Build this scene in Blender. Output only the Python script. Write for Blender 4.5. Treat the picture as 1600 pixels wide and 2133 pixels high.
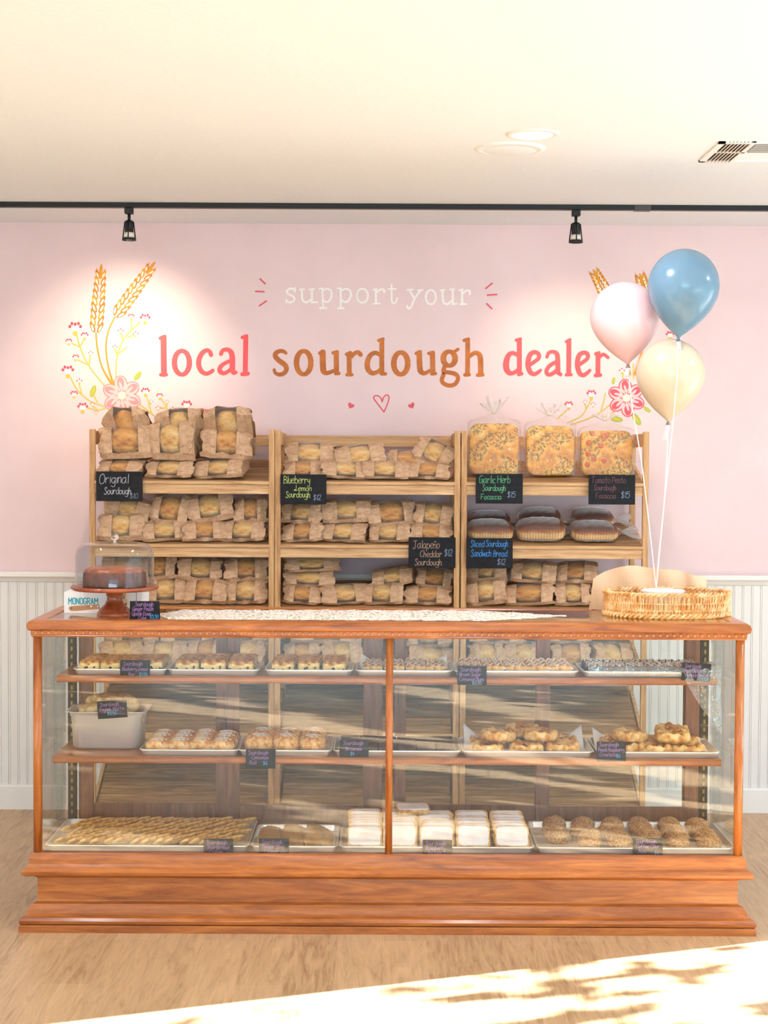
import bpy, bmesh, math, random
from mathutils import Vector, Matrix, Euler
for o in list(bpy.data.objects): bpy.data.objects.remove(o)
SC = bpy.context.scene; COL = SC.collection
R = math.radians
random.seed(7)

# ---------------------------------------------------------------- camera
FPX = 3333.3                                   # focal length in pixels of the 1600 px wide frame (50 mm on 24 mm)
CZ = 1.63                                      # eye height
PIT = math.atan(116.5/FPX); ROL = 0.0050
F_ = Vector((0, math.cos(PIT), -math.sin(PIT)))
U0 = Vector((0, math.sin(PIT), math.cos(PIT))); R0 = Vector((1, 0, 0))
R_ = R0*math.cos(ROL) + U0*math.sin(ROL)
U_ = U0*math.cos(ROL) - R0*math.sin(ROL)
cam = bpy.data.cameras.new('camera'); cam.lens = 50; cam.sensor_width = 24; cam.sensor_fit = 'HORIZONTAL'
camo = bpy.data.objects.new('camera', cam); COL.objects.link(camo); SC.camera = camo
mw = Matrix((R_, U_, -F_)).transposed().to_4x4(); mw.translation = (0, 0, CZ)
camo.matrix_world = mw
cam.clip_end = 200
def P(px, py, D):
    """point at depth y = D that the photograph shows at pixel px, py"""
    d = F_ + R_*((px-800)/FPX) + U_*((1066.5-py)/FPX)
    return Vector((0, 0, CZ)) + d*(D/d.y)

# ---------------------------------------------------------------- light
SC.view_settings.view_transform = 'Standard'; SC.view_settings.look = 'None'
SC.view_settings.gamma = 1.0; SC.view_settings.use_curve_mapping = False
SC.view_settings.exposure = -0.03
SC.cycles.max_bounces = 10; SC.cycles.diffuse_bounces = 5; SC.cycles.glossy_bounces = 4
SC.cycles.transparent_max_bounces = 28; SC.cycles.transmission_bounces = 6
SC.cycles.sample_clamp_indirect = 6.0
W = bpy.data.worlds.new('sky'); SC.world = W; W.use_nodes = True
bg = W.node_tree.nodes['Background']; bg.inputs[0].default_value = (0.72, 0.85, 1.0, 1); bg.inputs[1].default_value = 1.2
def lamp(name, kind, loc, energy, col, direction=None, **kw):
    l = bpy.data.lights.new(name, kind); l.energy = energy; l.color = col
    for k, v in kw.items(): setattr(l, k, v)
    o = bpy.data.objects.new(name, l); COL.objects.link(o); o.location = loc
    if direction is not None: o.rotation_euler = Vector(direction).to_track_quat('-Z', 'Y').to_euler()
    return o
SUN_EL = R(17); SUN_AZ = Vector((-0.94, -0.345, 0)).normalized()
lamp('sun', 'SUN', (9, 8, 6), 135.0, (0.88, 0.955, 1.0), SUN_AZ*math.cos(SUN_EL) + Vector((0, 0, -math.sin(SUN_EL))), angle=R(0.30))
# daylight entering by the storefront windows behind the camera and by the glazed right wall
lamp('daylight_front', 'AREA', (0.0, -8.9, 1.45), 380, (0.56, 0.83, 1.0), (0, 1, 0.10), shape='RECTANGLE', size=6.0, size_y=2.3)
lamp('daylight_right', 'AREA', (3.12, 3.6, 1.25), 52, (0.56, 0.82, 1.0), (-1, 0.1, 0.30), shape='RECTANGLE', size=4.8, size_y=2.2)

# ---------------------------------------------------------------- materials
def lin(c):
    r = []
    for x in c[:3]:
        x /= 255.0
        r.append(x/12.92 if x <= 0.04045 else ((x+0.055)/1.055)**2.4)
    return (*r, 1)
class NT:
    def __init__(s, name):
        s.m = bpy.data.materials.new(name); s.m.use_nodes = True; s.t = s.m.node_tree; s.t.nodes.clear()
        s.out = s.n('ShaderNodeOutputMaterial')
    def n(s, ty, **kw):
        q = s.t.nodes.new(ty)
        for k, v in kw.items():
            if k.startswith('i_'): q.inputs[k[2:].replace('_', ' ')].default_value = v
            else: setattr(q, k, v)
        return q
    def l(s, a, b): s.t.links.new(a, b)
    def math(s, op, a, b=None):
        q = s.n('ShaderNodeMath', operation=op)
        for k, x in enumerate((a, b)):
            if x is None: continue
            if isinstance(x, (int, float)): q.inputs[k].default_value = x
            else: s.l(x, q.inputs[k])
        return q.outputs[0]
    def coord(s, scale=(1, 1, 1), kind='Object', rot=(0, 0, 0)):
        c = s.n('ShaderNodeTexCoord'); mp = s.n('ShaderNodeMapping')
        mp.inputs['Scale'].default_value = scale; mp.inputs['Rotation'].default_value = rot
        s.l(c.outputs[kind], mp.inputs['Vector']); return mp.outputs[0]
    def noise(s, vec, scale, detail=4, rough=0.6, dist=0):
        q = s.n('ShaderNodeTexNoise'); q.inputs['Scale'].default_value = scale; q.inputs['Detail'].default_value = detail
        q.inputs['Roughness'].default_value = rough; q.inputs['Distortion'].default_value = dist
        s.l(vec, q.inputs['Vector']); return q.outputs[0]
    def ramp(s, fac, stops, interp='LINEAR'):
        q = s.n('ShaderNodeValToRGB'); e = q.color_ramp.elements; q.color_ramp.interpolation = interp
        while len(e) < len(stops): e.new(0.5)
        for k, (p, c) in enumerate(stops): e[k].position = p; e[k].color = lin(c)
        s.l(fac, q.inputs[0]); return q.outputs[0]
    def mix(s, fac, a, b, mode='MIX'):
        q = s.n('ShaderNodeMix', data_type='RGBA', blend_type=mode)
        if isinstance(fac, (int, float)): q.inputs[0].default_value = fac
        else: s.l(fac, q.inputs[0])
        for k, x in ((6, a), (7, b)):
            if isinstance(x, tuple): q.inputs[k].default_value = lin(x)
            else: s.l(x, q.inputs[k])
        return q.outputs[2]
    def bsdf(s, col, rough=0.5, metal=0.0, spec=0.5, bump=None, bstr=0.2, bdist=0.01, **kw):
        b = s.n('ShaderNodeBsdfPrincipled')
        if isinstance(col, tuple): b.inputs['Base Color'].default_value = lin(col)
        else: s.l(col, b.inputs['Base Color'])
        if isinstance(rough, (int, float)): b.inputs['Roughness'].default_value = rough
        else: s.l(rough, b.inputs['Roughness'])
        b.inputs['Metallic'].default_value = metal; b.inputs['Specular IOR Level'].default_value = spec
        for k, v in kw.items(): b.inputs[k.replace('_', ' ')].default_value = v
        if bump is not None:
            q = s.n('ShaderNodeBump'); q.inputs['Strength'].default_value = bstr; q.inputs['Distance'].default_value = bdist
            s.l(bump, q.inputs['Height']); s.l(q.outputs[0], b.inputs['Normal'])
        s.l(b.outputs[0], s.out.inputs[0]); return s.m
def plain(name, col, rough=0.5, metal=0.0, spec=0.5, **kw):
    return NT(name).bsdf(col, rough, metal, spec, **kw)
def speck(name, c1, c2, scale, rough=0.6, lo=0.4, hi=0.6, bstr=0.0, bdist=0.004, spec=0.4, stretch=(1, 1, 1), detail=5, c3=None, kind='Object', **kw):
    t = NT(name); v = t.coord(stretch, kind); f = t.noise(v, scale, detail)
    st = [(lo, c1), (hi, c2)]
    if c3: st = [(lo, c1), ((lo+hi)/2, c2), (hi, c3)]
    return t.bsdf(t.ramp(f, st), rough, 0, spec, f if bstr else None, bstr, bdist, **kw)
def wood(name, cols, stretch, scale=6, rough=0.4, spec=0.5, dist=1.2, bstr=0.08, coat=0.0):
    t = NT(name); v = t.coord(stretch)
    f = t.noise(v, scale, 6, 0.62, dist); g = t.noise(v, scale*6, 3, 0.6, 0.3)
    f2 = t.math('ADD', t.math('MULTIPLY', f, 0.78), t.math('MULTIPLY', g, 0.22))
    n = len(cols)
    c = t.ramp(f2, [(0.30+0.40*k/(n-1), cols[k]) for k in range(n)])
    return t.bsdf(c, rough, 0, spec, f2, bstr, 0.004, Coat_Weight=coat, Coat_Roughness=0.15)
def clear(name, tint=(255, 255, 255), f0=0.04, rough=0.0, gain=1.0, bump=0, bscale=30, milky=0.0, bdist=0.01, stretch=(1, 1, 1)):
    """thin clear sheet: straight-through transmission plus a mirror coat that grows at grazing angles"""
    t = NT(name); lw = t.n('ShaderNodeLayerWeight'); lw.inputs[0].default_value = 0.5
    f = t.math('POWER', lw.outputs['Facing'], 5.0)
    f = t.math('MULTIPLY', t.math('ADD', t.math('MULTIPLY', f, 1-f0), f0), gain)
    tr = t.n('ShaderNodeBsdfTransparent'); tr.inputs[0].default_value = lin(tint)
    gl = t.n('ShaderNodeBsdfGlossy'); gl.inputs['Roughness'].default_value = rough; gl.inputs[0].default_value = (1, 1, 1, 1)
    if bump:
        v = t.coord(stretch); h = t.noise(v, bscale, 3, 0.6, 1.5)
        q = t.n('ShaderNodeBump'); q.inputs['Strength'].default_value = bump; q.inputs['Distance'].default_value = bdist
        t.l(h, q.inputs['Height']); t.l(q.outputs[0], gl.inputs['Normal'])
    base = tr.outputs[0]
    if milky:
        d = t.n('ShaderNodeBsdfTranslucent'); d.inputs[0].default_value = (1, 1, 1, 1)
        d2 = t.n('ShaderNodeBsdfDiffuse'); d2.inputs[0].default_value = (1, 1, 1, 1)
        ms0 = t.n('ShaderNodeMixShader'); ms0.inputs[0].default_value = 0.5; t.l(d.outputs[0], ms0.inputs[1]); t.l(d2.outputs[0], ms0.inputs[2])
        m0 = t.n('ShaderNodeMixShader'); m0.inputs[0].default_value = milky
        t.l(base, m0.inputs[1]); t.l(ms0.outputs[0], m0.inputs[2]); base = m0.outputs[0]
    ms = t.n('ShaderNodeMixShader'); t.l(f, ms.inputs[0]); t.l(base, ms.inputs[1]); t.l(gl.outputs[0], ms.inputs[2])
    t.l(ms.outputs[0], t.out.inputs[0]); return t.m
def emit(name, col, s):
    t = NT(name); e = t.n('ShaderNodeEmission'); e.inputs[0].default_value = lin(col); e.inputs[1].default_value = s
    t.l(e.outputs[0], t.out.inputs[0]); return t.m

M = {}
M['pink'] = speck('pink_wall_paint', (230, 206, 208), (234, 210, 212), 3, 0.75, spec=0.2)
M['white_paint'] = plain('white_wall_paint', (236, 233, 229), 0.6, spec=0.3)
M['ceil'] = speck('ceiling_paint', (230, 235, 240), (233, 238, 243), 60, 0.85, spec=0.1, bstr=0.03)
M['trimw'] = plain('white_trim_paint', (240, 236, 231), 0.45)
def floor_mat():
    t = NT('oak_plank_floor'); v = t.coord((1, 1, 1))
    b = t.n('ShaderNodeTexBrick'); b.offset = 0.37; b.inputs['Scale'].default_value = 1.0
    b.inputs['Brick Width'].default_value = 1.22; b.inputs['Row Height'].default_value = 0.15
    b.inputs['Mortar Size'].default_value = 0.0012; b.inputs['Color1'].default_value = (0.30, 0.30, 0.30, 1); b.inputs['Color2'].default_value = (0.72, 0.72, 0.72, 1)
    b.inputs['Mortar'].default_value = (0.2, 0.2, 0.2, 1); b.inputs['Bias'].default_value = 0.0
    v2 = t.coord((1, 1, 1), rot=(0, 0, R(90))); t.l(v2, b.inputs['Vector'])
    g = t.noise(t.coord((9, 0.9, 1)), 3.2, 6, 0.62, 1.8); g2 = t.noise(t.coord((60, 3, 1)), 3, 3, 0.6, 0.4)
    f = t.math('ADD', t.math('MULTIPLY', g, 0.55), t.math('MULTIPLY', g2, 0.2)); f = t.math('ADD', f, t.math('MULTIPLY', b.outputs[0], 0.20))
    c = t.ramp(f, [(0.33, (152, 118, 84)), (0.46, (188, 155, 118)), (0.56, (202, 168, 128)), (0.70, (214, 182, 144))])
    return t.bsdf(c, 0.38, 0, 0.45, f, 0.05, 0.003)
M['floor'] = floor_mat()
M['case'] = wood('case_oak', [(110, 52, 18), (148, 80, 30), (174, 101, 42), (196, 124, 58)], (0.9, 9, 9), 3.2, 0.30, 0.5, 1.0, 0.05, coat=0.35)
M['casev'] = wood('case_oak_upright', [(118, 56, 20), (154, 84, 33), (180, 106, 45), (198, 128, 62)], (9, 9, 0.9), 3.2, 0.30, 0.5, 1.0, 0.05, coat=0.35)
M['door'] = wood('case_door_walnut', [(98, 54, 30), (126, 74, 42), (146, 90, 54), (160, 104, 66)], (9, 9, 0.9), 3.0, 0.4, 0.5)
M['rack'] = wood('rack_wood', [(128, 88, 58), (196, 150, 104), (218, 176, 128), (234, 200, 156)], (0.8, 14, 14), 3.0, 0.55, 0.35, 1.4)
M['rackv'] = wood('rack_wood_upright', [(140, 98, 62), (184, 136, 90), (210, 166, 116), (228, 190, 146)], (12, 12, 0.8), 3.0, 0.55, 0.35, 1.4)
M['plank'] = wood('rack_plank_wood', [(84, 58, 38), (132, 96, 62), (168, 128, 86), (198, 158, 112)], (0.7, 8, 8), 2.6, 0.55, 0.35, 2.0)
M['glass'] = clear('case_glass', (252, 254, 253), 0.042, 0, 1.0); M['glass2'] = clear('door_pane_glass', (252, 254, 253), 0.010, 0, 0.6)
M['domeglass'] = clear('dome_glass', (246, 248, 250), 0.04, 0.0, 0.8)
M['film'] = clear('clear_film', (252, 252, 250), 0.06, 0.05, 1.0, 0.9, 16, 0.05, 0.02)
M['bagfilm'] = clear('clear_bag_film', (252, 252, 252), 0.05, 0.06, 1.0, 1.0, 14, 0.10, 0.03)
M['ruffle'] = clear('gathered_film', (250, 250, 250), 0.08, 0.10, 1.6, 1.0, 30, 0.30, 0.02)
M['wrap'] = clear('plastic_wrap', (248, 250, 252), 0.07, 0.08, 1.3, 0.8, 8, 0.16, 0.03)
M['alu'] = NT('aluminium_tray').bsdf((230, 229, 228), 0.30, 0.7)
M['steel'] = NT('brushed_steel').bsdf((232, 231, 230), 0.32, 0.5)
M['dark_metal'] = plain('dark_bronze_metal', (62, 50, 36), 0.45, 0.7)
M['brass'] = plain('aged_brass', (150, 118, 62), 0.4, 0.9)
M['black'] = plain('black_metal', (22, 22, 24), 0.45, 0.2)
M['chalk'] = speck('chalkboard', (27, 27, 30), (34, 34, 38), 40, 0.75, spec=0.25)
def kraft_mat():
    t = NT('kraft_paper'); v = t.coord((1, 1, 1))
    n = t.noise(v, 7, 4); c = t.ramp(n, [(0.35, (190, 152, 120)), (0.65, (210, 173, 139))])
    w = t.n('ShaderNodeTexVoronoi', feature='DISTANCE_TO_EDGE'); w.inputs['Scale'].default_value = 4.0
    dv = t.n('ShaderNodeMixRGB'); dv.inputs[0].default_value = 0.25
    nz = t.n('ShaderNodeTexNoise'); nz.inputs['Scale'].default_value = 4; t.l(v, nz.inputs['Vector'])
    mp = t.coord((2.0, 1.2, 0.6)); t.l(mp, dv.inputs[1]); t.l(nz.outputs['Color'], dv.inputs[2]); t.l(dv.outputs[0], w.inputs['Vector'])
    line = t.math('LESS_THAN', w.outputs['Distance'], 0.014)
    line = t.math('MULTIPLY', line, t.math('GREATER_THAN', t.noise(v, 3.0, 1), 0.45)); line = t.math('MULTIPLY', line, 0.55)
    c = t.mix(line, c, (128, 82, 60))
    return t.bsdf(c, 0.7, 0, 0.25, t.noise(v, 5, 3, 0.6, 0.8), 0.25, 0.03)
M['kraft'] = kraft_mat()
M['crust'] = speck('golden_crust', (196, 132, 58), (234, 184, 104), 4.5, 0.6, 0.32, 0.68, 0.5, 0.03, c3=(247, 222, 168), detail=8)
M['crust2'] = speck('deep_golden_crust', (168, 96, 32), (216, 150, 66), 4.5, 0.6, 0.32, 0.68, 0.5, 0.03, c3=(238, 190, 112), detail=8)
# ---------------------------------------------------------------- geometry helpers
def cr(pts, n=6, closed=False):
    """Catmull-Rom through tuples of any size"""
    L = len(pts)
    if L < 3: return [tuple(p) for p in pts]
    out = []
    def g(i): return pts[i % L] if closed else pts[max(0, min(L-1, i))]
    for i in range(L if closed else L-1):
        a, b, c, d = g(i-1), g(i), g(i+1), g(i+2)
        for k in range(n):
            t = k/n
            out.append(tuple(0.5*(2*q+(r-p)*t+(2*p-5*q+4*r-s)*t*t+(3*q-p-3*r+s)*t**3) for p, q, r, s in zip(a, b, c, d)))
    if not closed: out.append(tuple(pts[-1]))
    return out
class MB:
    def __init__(s): s.v = []; s.f = []; s.sm = []; s.mi = []
    def add(s, vs, fs, smooth=False, mi=0):
        o = len(s.v); s.v += [tuple(v) for v in vs]
        for f in fs: s.f.append(tuple(i+o for i in f)); s.sm.append(smooth); s.mi.append(mi)
        return s
    def box(s, c, size, bev=0.0, rot=None, mi=0, seg=1, jit=0):
        bm = bmesh.new(); bmesh.ops.create_cube(bm, size=1.0)
        for v in bm.verts: v.co = Vector((v.co.x*size[0], v.co.y*size[1], v.co.z*size[2]))
        if bev: bmesh.ops.bevel(bm, geom=list(bm.edges), offset=bev, segments=seg, affect='EDGES', profile=0.6)
        bm.verts.index_update()
        m = rot.to_matrix() if rot is not None else Matrix.Identity(3)
        s.add([m @ v.co + Vector(c) for v in bm.verts], [[v.index for v in f.verts] for f in bm.faces], bev > 0 and seg > 1, mi)
        bm.free(); return s
    def box2(s, a, b, bev=0.0, mi=0, seg=1):
        return s.box([(p+q)/2 for p, q in zip(a, b)], [abs(q-p) for p, q in zip(a, b)], bev, None, mi, seg)
    def tube(s, pts, r, n=8, closed=False, cap=True, mi=0, smooth=True):
        pts = [Vector(p) for p in pts]; L = len(pts); vs = []; fs = []
        nrm = None
        for i, p in enumerate(pts):
            if closed: t = pts[(i+1) % L]-pts[i-1]
            else: t = pts[min(L-1, i+1)]-pts[max(0, i-1)]
            if t.length < 1e-9: t = Vector((0, 0, 1))
            t.normalize()
            if nrm is None: nrm = t.orthogonal().normalized()
            else:
                nrm = nrm - t*nrm.dot(t)
                if nrm.length < 1e-6: nrm = t.orthogonal()
                nrm.normalize()
            bn = t.cross(nrm); rr = r[i] if isinstance(r, (list, tuple)) else r
            for k in range(n):
                a = 2*math.pi*k/n; vs.append(p + (nrm*math.cos(a)+bn*math.sin(a))*rr)
        for i in range(L if closed else L-1):
            j = (i+1) % L
            for k in range(n): k2 = (k+1) % n; fs.append((i*n+k, i*n+k2, j*n+k2, j*n+k))
        if cap and not closed: fs.append(tuple(range(n))[::-1]); fs.append(tuple((L-1)*n+k for k in range(n)))
        return s.add(vs, fs, smooth, mi)
    def lathe(s, prof, n=32, c=(0, 0, 0), mi=0, smooth=True, sx=1, sy=1, cap=True):
        vs = []; fs = []
        for r, z in prof:
            for k in range(n):
                a = 2*math.pi*k/n; vs.append((c[0]+r*math.cos(a)*sx, c[1]+r*math.sin(a)*sy, c[2]+z))
        for i in range(len(prof)-1):
            for k in range(n): k2 = (k+1) % n; fs.append((i*n+k, i*n+k2, (i+1)*n+k2, (i+1)*n+k))
        if cap:
            if prof[0][0] > 1e-5: fs.append(tuple(range(n))[::-1])
            if prof[-1][0] > 1e-5: fs.append(tuple((len(prof)-1)*n+k for k in range(n)))
        return s.add(vs, fs, smooth, mi)
    def ell(s, c, r, nu=16, nv=10, fn=None, mi=0, p=1.0, smooth=True):
        vs = []; fs = []
        def sp(x): return math.copysign(abs(x)**p, x)
        for j in range(nv+1):
            ph = -math.pi/2+math.pi*j/nv
            for k in range(nu):
                a = 2*math.pi*k/nu
                d = Vector((sp(math.cos(ph))*sp(math.cos(a)), sp(math.cos(ph))*sp(math.sin(a)), sp(math.sin(ph))))
                m = fn(d) if fn else 1.0
                vs.append((c[0]+d.x*r[0]*m, c[1]+d.y*r[1]*m, c[2]+d.z*r[2]*m))
        for j in range(nv):
            for k in range(nu): k2 = (k+1) % nu; fs.append((j*nu+k, j*nu+k2, (j+1)*nu+k2, (j+1)*nu+k))
        return s.add(vs, fs, smooth, mi)
    def grid(s, fn, nu, nv, smooth=True, mi=0):
        vs = [fn(i/nu, j/nv) for j in range(nv+1) for i in range(nu+1)]
        fs = [(j*(nu+1)+i, j*(nu+1)+i+1, (j+1)*(nu+1)+i+1, (j+1)*(nu+1)+i) for j in range(nv) for i in range(nu)]
        return s.add(vs, fs, smooth, mi)
    def frame(s, loops, smooth=False, mi=0, cap0=False, cap1=False):
        """loops: list of closed loops with the same number of points"""
        n = len(loops[0]); vs = [p for l in loops for p in l]; fs = []
        for i in range(len(loops)-1):
            for k in range(n): k2 = (k+1) % n; fs.append((i*n+k, i*n+k2, (i+1)*n+k2, (i+1)*n+k))
        if cap0: fs.append(tuple(range(n))[::-1])
        if cap1: fs.append(tuple((len(loops)-1)*n+k for k in range(n)))
        return s.add(vs, fs, smooth, mi)
    def rim(s, prof, cx, hw, y0, y1, mi=0, cap0=False, cap1=False):
        """moulding profile (out, z) carried round a rectangle"""
        return s.frame([[(cx-hw-o, y0-o, z), (cx+hw+o, y0-o, z), (cx+hw+o, y1+o, z), (cx-hw-o, y1+o, z)] for o, z in prof], False, mi, cap0, cap1)
    def strip(s, pts, wd, y=0.0, mi=0, th=0.0):
        """flat painted stroke in the x-z plane at depth y; pts (x, z), round ends, facing -y"""
        L = len(pts); vs = []; fs = []
        wl = wd if isinstance(wd, (list, tuple)) else [wd]*L
        for i in range(L):
            a = pts[max(0, i-1)]; b = pts[min(L-1, i+1)]
            tx, tz = b[0]-a[0], b[1]-a[1]; q = math.hypot(tx, tz) or 1; nx, nz = -tz/q, tx/q; h = wl[i]/2
            vs += [(pts[i][0]+nx*h, y, pts[i][1]+nz*h), (pts[i][0]-nx*h, y, pts[i][1]-nz*h)]
            if i: fs.append((2*i-2, 2*i-1, 2*i+1, 2*i))
        s.add(vs, fs, False, mi)
        if L > 2 and math.hypot(pts[0][0]-pts[-1][0], pts[0][1]-pts[-1][1]) < 1e-6: return s
        for e in (0, L-1):
            h = wl[e]/2
            s.add([(pts[e][0]+h*math.cos(k*math.pi/5), y-2e-5, pts[e][1]+h*math.sin(k*math.pi/5)) for k in range(10)], [tuple(range(10))], False, mi)
        return s
    def blob(s, c, rx, rz, y, n=14, rot=0.0, mi=0, pw=1.0):
        ca, sa = math.cos(rot), math.sin(rot); vs = []
        for k in range(n):
            a = 2*math.pi*k/n; u = rx*math.cos(a); w = rz*math.sin(a)
            vs.append((c[0]+u*ca-w*sa, y, c[1]+u*sa+w*ca))
        return s.add(vs, [tuple(range(n))], False, mi)
    def build(s, name, mats, parent=None, loc=None):
        used = sorted({i for f in s.f for i in f}); mp = {i: k for k, i in enumerate(used)}
        me = bpy.data.meshes.new(name); me.from_pydata([s.v[i] for i in used], [], [[mp[i] for i in f] for f in s.f])
        me.polygons.foreach_set('use_smooth', s.sm); me.polygons.foreach_set('material_index', s.mi)
        for m in (mats if isinstance(mats, (list, tuple)) else [mats]): me.materials.append(m)
        me.update()
        o = bpy.data.objects.new(name, me); COL.objects.link(o)
        if parent is not None: o.parent = parent
        if loc is not None: o.location = loc
        return o
def tag(o, label, cat, group=None):
    o['label'] = label; o['category'] = cat
    if group: o['group'] = group
    return o
def thing(name, label, cat, loc=(0, 0, 0), rot=(0, 0, 0), group=None):
    o = bpy.data.objects.new(name, None); COL.objects.link(o); o.empty_display_size = 0.05
    o.location = loc; o.rotation_euler = rot
    return tag(o, label, cat, group)
def struct(name, mb, mats):
    o = mb.build(name, mats); o['kind'] = 'structure'; return o
KIDS = {}
def dup(root, loc, rot=(0, 0, 0), scale=(1, 1, 1), label=None, group=None):
    r = root.copy(); COL.objects.link(r); r.location = loc; r.rotation_euler = rot; r.scale = scale
    if label: r['label'] = label
    if group: r['group'] = group
    def rec(a, b):
        for ch in a.children:
            c = ch.copy(); COL.objects.link(c); c.parent = b; rec(ch, c)
    rec(root, r); return r
USED = {}
def place(proto, loc, rot=(0, 0, 0), scale=(1, 1, 1), label=None, group=None):
    """first call moves the prototype itself, later calls copy it"""
    k = proto.name
    if k not in USED:
        USED[k] = 1; PEND.append((proto, loc, rot, scale, label, group)); return proto
    return dup(proto, loc, rot, scale, label, group)
PEND = []
ORD = ['leftmost', 'second from left', 'third from left', 'fourth from left', 'fifth from left', 'sixth from left', 'seventh from left',
       'eighth from left', 'ninth from left', 'tenth from left', 'eleventh from left', 'twelfth from left', 'thirteenth from left', 'fourteenth from left', 'fifteenth from left', 'sixteenth from left']
def pos_word(i, n):
    if n == 1: return 'only one'
    if i == n-1: return 'rightmost'
    return ORD[i]

# single-stroke handwriting, units: cap height 10, x height 6
GL = {
'a': "5 5,3 6,1 5,0 2,1 0,3 0,5 3;5 6,5 2,6 0", 'b': "0 10,0 0;0 4,2 6,4 5,5 3,4 0,2 0,0 1", 'c': "4 5,3 6,1 5,0 3,1 0,3 0,4 1",
'd': "5 5,3 6,1 5,0 3,1 0,3 0,5 2;5 10,5 0", 'e': "0 3,5 4,4 6,2 6,0 4,0 2,2 0,5 1", 'f': "5 9,3 10,2 8,2 0;0 5,4 5", 'g': "5 5,3 6,1 5,0 3,1 1,3 0,5 3;5 6,5 -2,3 -4,0 -3",
'h': "0 10,0 0;0 3,2 6,4 5,4 0,5 0", 'i': "1 6,1 0", 'j': "2 6,2 -2,0 -4", 'k': "0 10,0 0;4 6,0 2;1 3,4 0", 'l': "1 10,1 0", 'm': "0 6,0 0;0 4,2 6,3 4,3 0;3 4,5 6,6 4,6 0",
'n': "0 6,0 0;0 4,2 6,4 5,4 0", 'o': "3 6,1 5,0 3,1 0,3 0,5 2,5 4,3 6", 'p': "0 6,0 -4;0 4,2 6,4 5,5 3,4 0,2 0,0 1", 'q': "5 6,3 6,0 4,1 0,3 0,5 3;5 6,5 -4", 'r': "0 6,0 0;0 3,2 6,4 5",
's': "4 5,2 6,0 5,1 3,3 3,4 1,2 0,0 1", 't': "2 9,2 1,4 0;0 6,4 6", 'u': "0 6,0 2,1 0,3 0,4 2;4 6,4 0", 'v': "0 6,2 0;2 0,4 6", 'w': "0 6,1 0;1 0,3 5;3 5,5 0;5 0,6 6", 'x': "0 6,4 0;4 6,0 0", 'y': "0 6,0 3,2 2,4 4;4 6,4 -2,2 -4,0 -3", 'z': "0 6,4 6;4 6,0 0;0 0,4 0",
'A': "0 0,3 10;3 10,6 0;1 4,5 4", 'B': "0 10,0 0;0 10,4 9,4 6,0 5;0 5,5 4,5 1,0 0", 'C': "6 9,4 10,1 8,0 5,1 1,4 0,6 1", 'D': "0 10,0 0;0 10,5 8,6 4,4 1,0 0", 'E': "5 10,0 10;0 10,0 0;0 5,4 5;0 0,5 0", 'F': "0 10,0 0;0 10,6 10;0 5,4 5",
'G': "6 9,4 10,1 8,0 4,1 0,4 0,6 3;3 4,7 5;7 5,7 -2", 'H': "0 10,0 0;6 10,6 0;0 5,6 5", 'J': "0 9,7 10;4 10,4 1,2 -1,0 1", 'K': "0 10,0 0;5 10,0 4;1 5,5 0", 'L': "3 10,3 4,2 0,0 0,0 2,3 1,6 0", 'M': "0 0,1 10;1 10,4 3;4 3,7 10;7 10,8 0", 'O': "4 10,1 8,0 4,1 0,4 -1,7 2,7 6,5 10,3 9",
'P': "0 10,0 0;0 9,3 10,5 8,4 5,0 4", 'R': "0 9,0 0;0 9,4 9,4 6,0 5;1 5,5 0", 'S': "5 8,4 10,2 10,1 8,2 6,4 4,5 2,4 0,2 -1,0 1", 'T': "0 10,7 10;3 10,3 0", 'U': "0 10,0 3,2 0,5 1,6 4;6 10,6 0", 'W': "0 10,2 0;2 0,4 8;4 8,6 0;6 0,8 10",
'$': "5 8,2 9,0 7,4 4,4 1,0 1;2 11,2 -1", '0': "3 10,1 8,0 5,1 1,3 0,5 2,5 7,3 10", '1': "1 10,1 0", '2': "0 8,2 10,4 9,4 6,1 1,0 0;0 0,5 0", '3': "0 9,3 10,4 8,2 5;2 5,5 4,4 0,0 1", '4': "3 10,0 4;0 4,5 4;4 6,4 0", '5': "5 10,1 10;1 10,0 6;0 6,3 7,5 4,3 0,0 1", '6': "4 10,1 7,0 3,2 0,4 1,4 4,1 4", '.': "0 0,1 0", '-': "0 3,3 3",
'~': "0 8,1 9,3 8,4 9"}
GL['D_'] = GL['D']
def glyph_w(ch):
    if ch == ' ': return 3.4
    xs = [float(p.split()[0]) for st in GL[ch].split(';') for p in st.split(',')]
    return max(xs)
def write(mb, text, x, z, size, y=0.0, wd=0.0012, track=1.5, slant=0.08, maxw=None):
    """handwritten line starting at x, z in the plane y"""
    k = size/10.0
    tw = sum(glyph_w(c)+track for c in text if c != '~')-track
    kx = k
    if maxw and tw*k > maxw: kx = maxw/tw
    cx = x; last = 0
    for c in text:
        if c == ' ': cx += 3.4*kx; continue
        dz = random.uniform(-0.3, 0.3); ox = cx
        if c == '~': ox = last
        for st in GL[c].split(';'):
            pts = [tuple(float(q) for q in p.split()) for p in st.split(',')]
            pts = [(ox+(px+slant*pz)*kx, z+(pz+dz)*k) for px, pz in pts]
            if len(pts) > 2: pts = cr(pts, 4)
            mb.strip(pts, wd, y); y -= 1e-6
        if c != '~': last = cx; cx += (glyph_w(c)+track)*kx
    return cx
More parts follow.
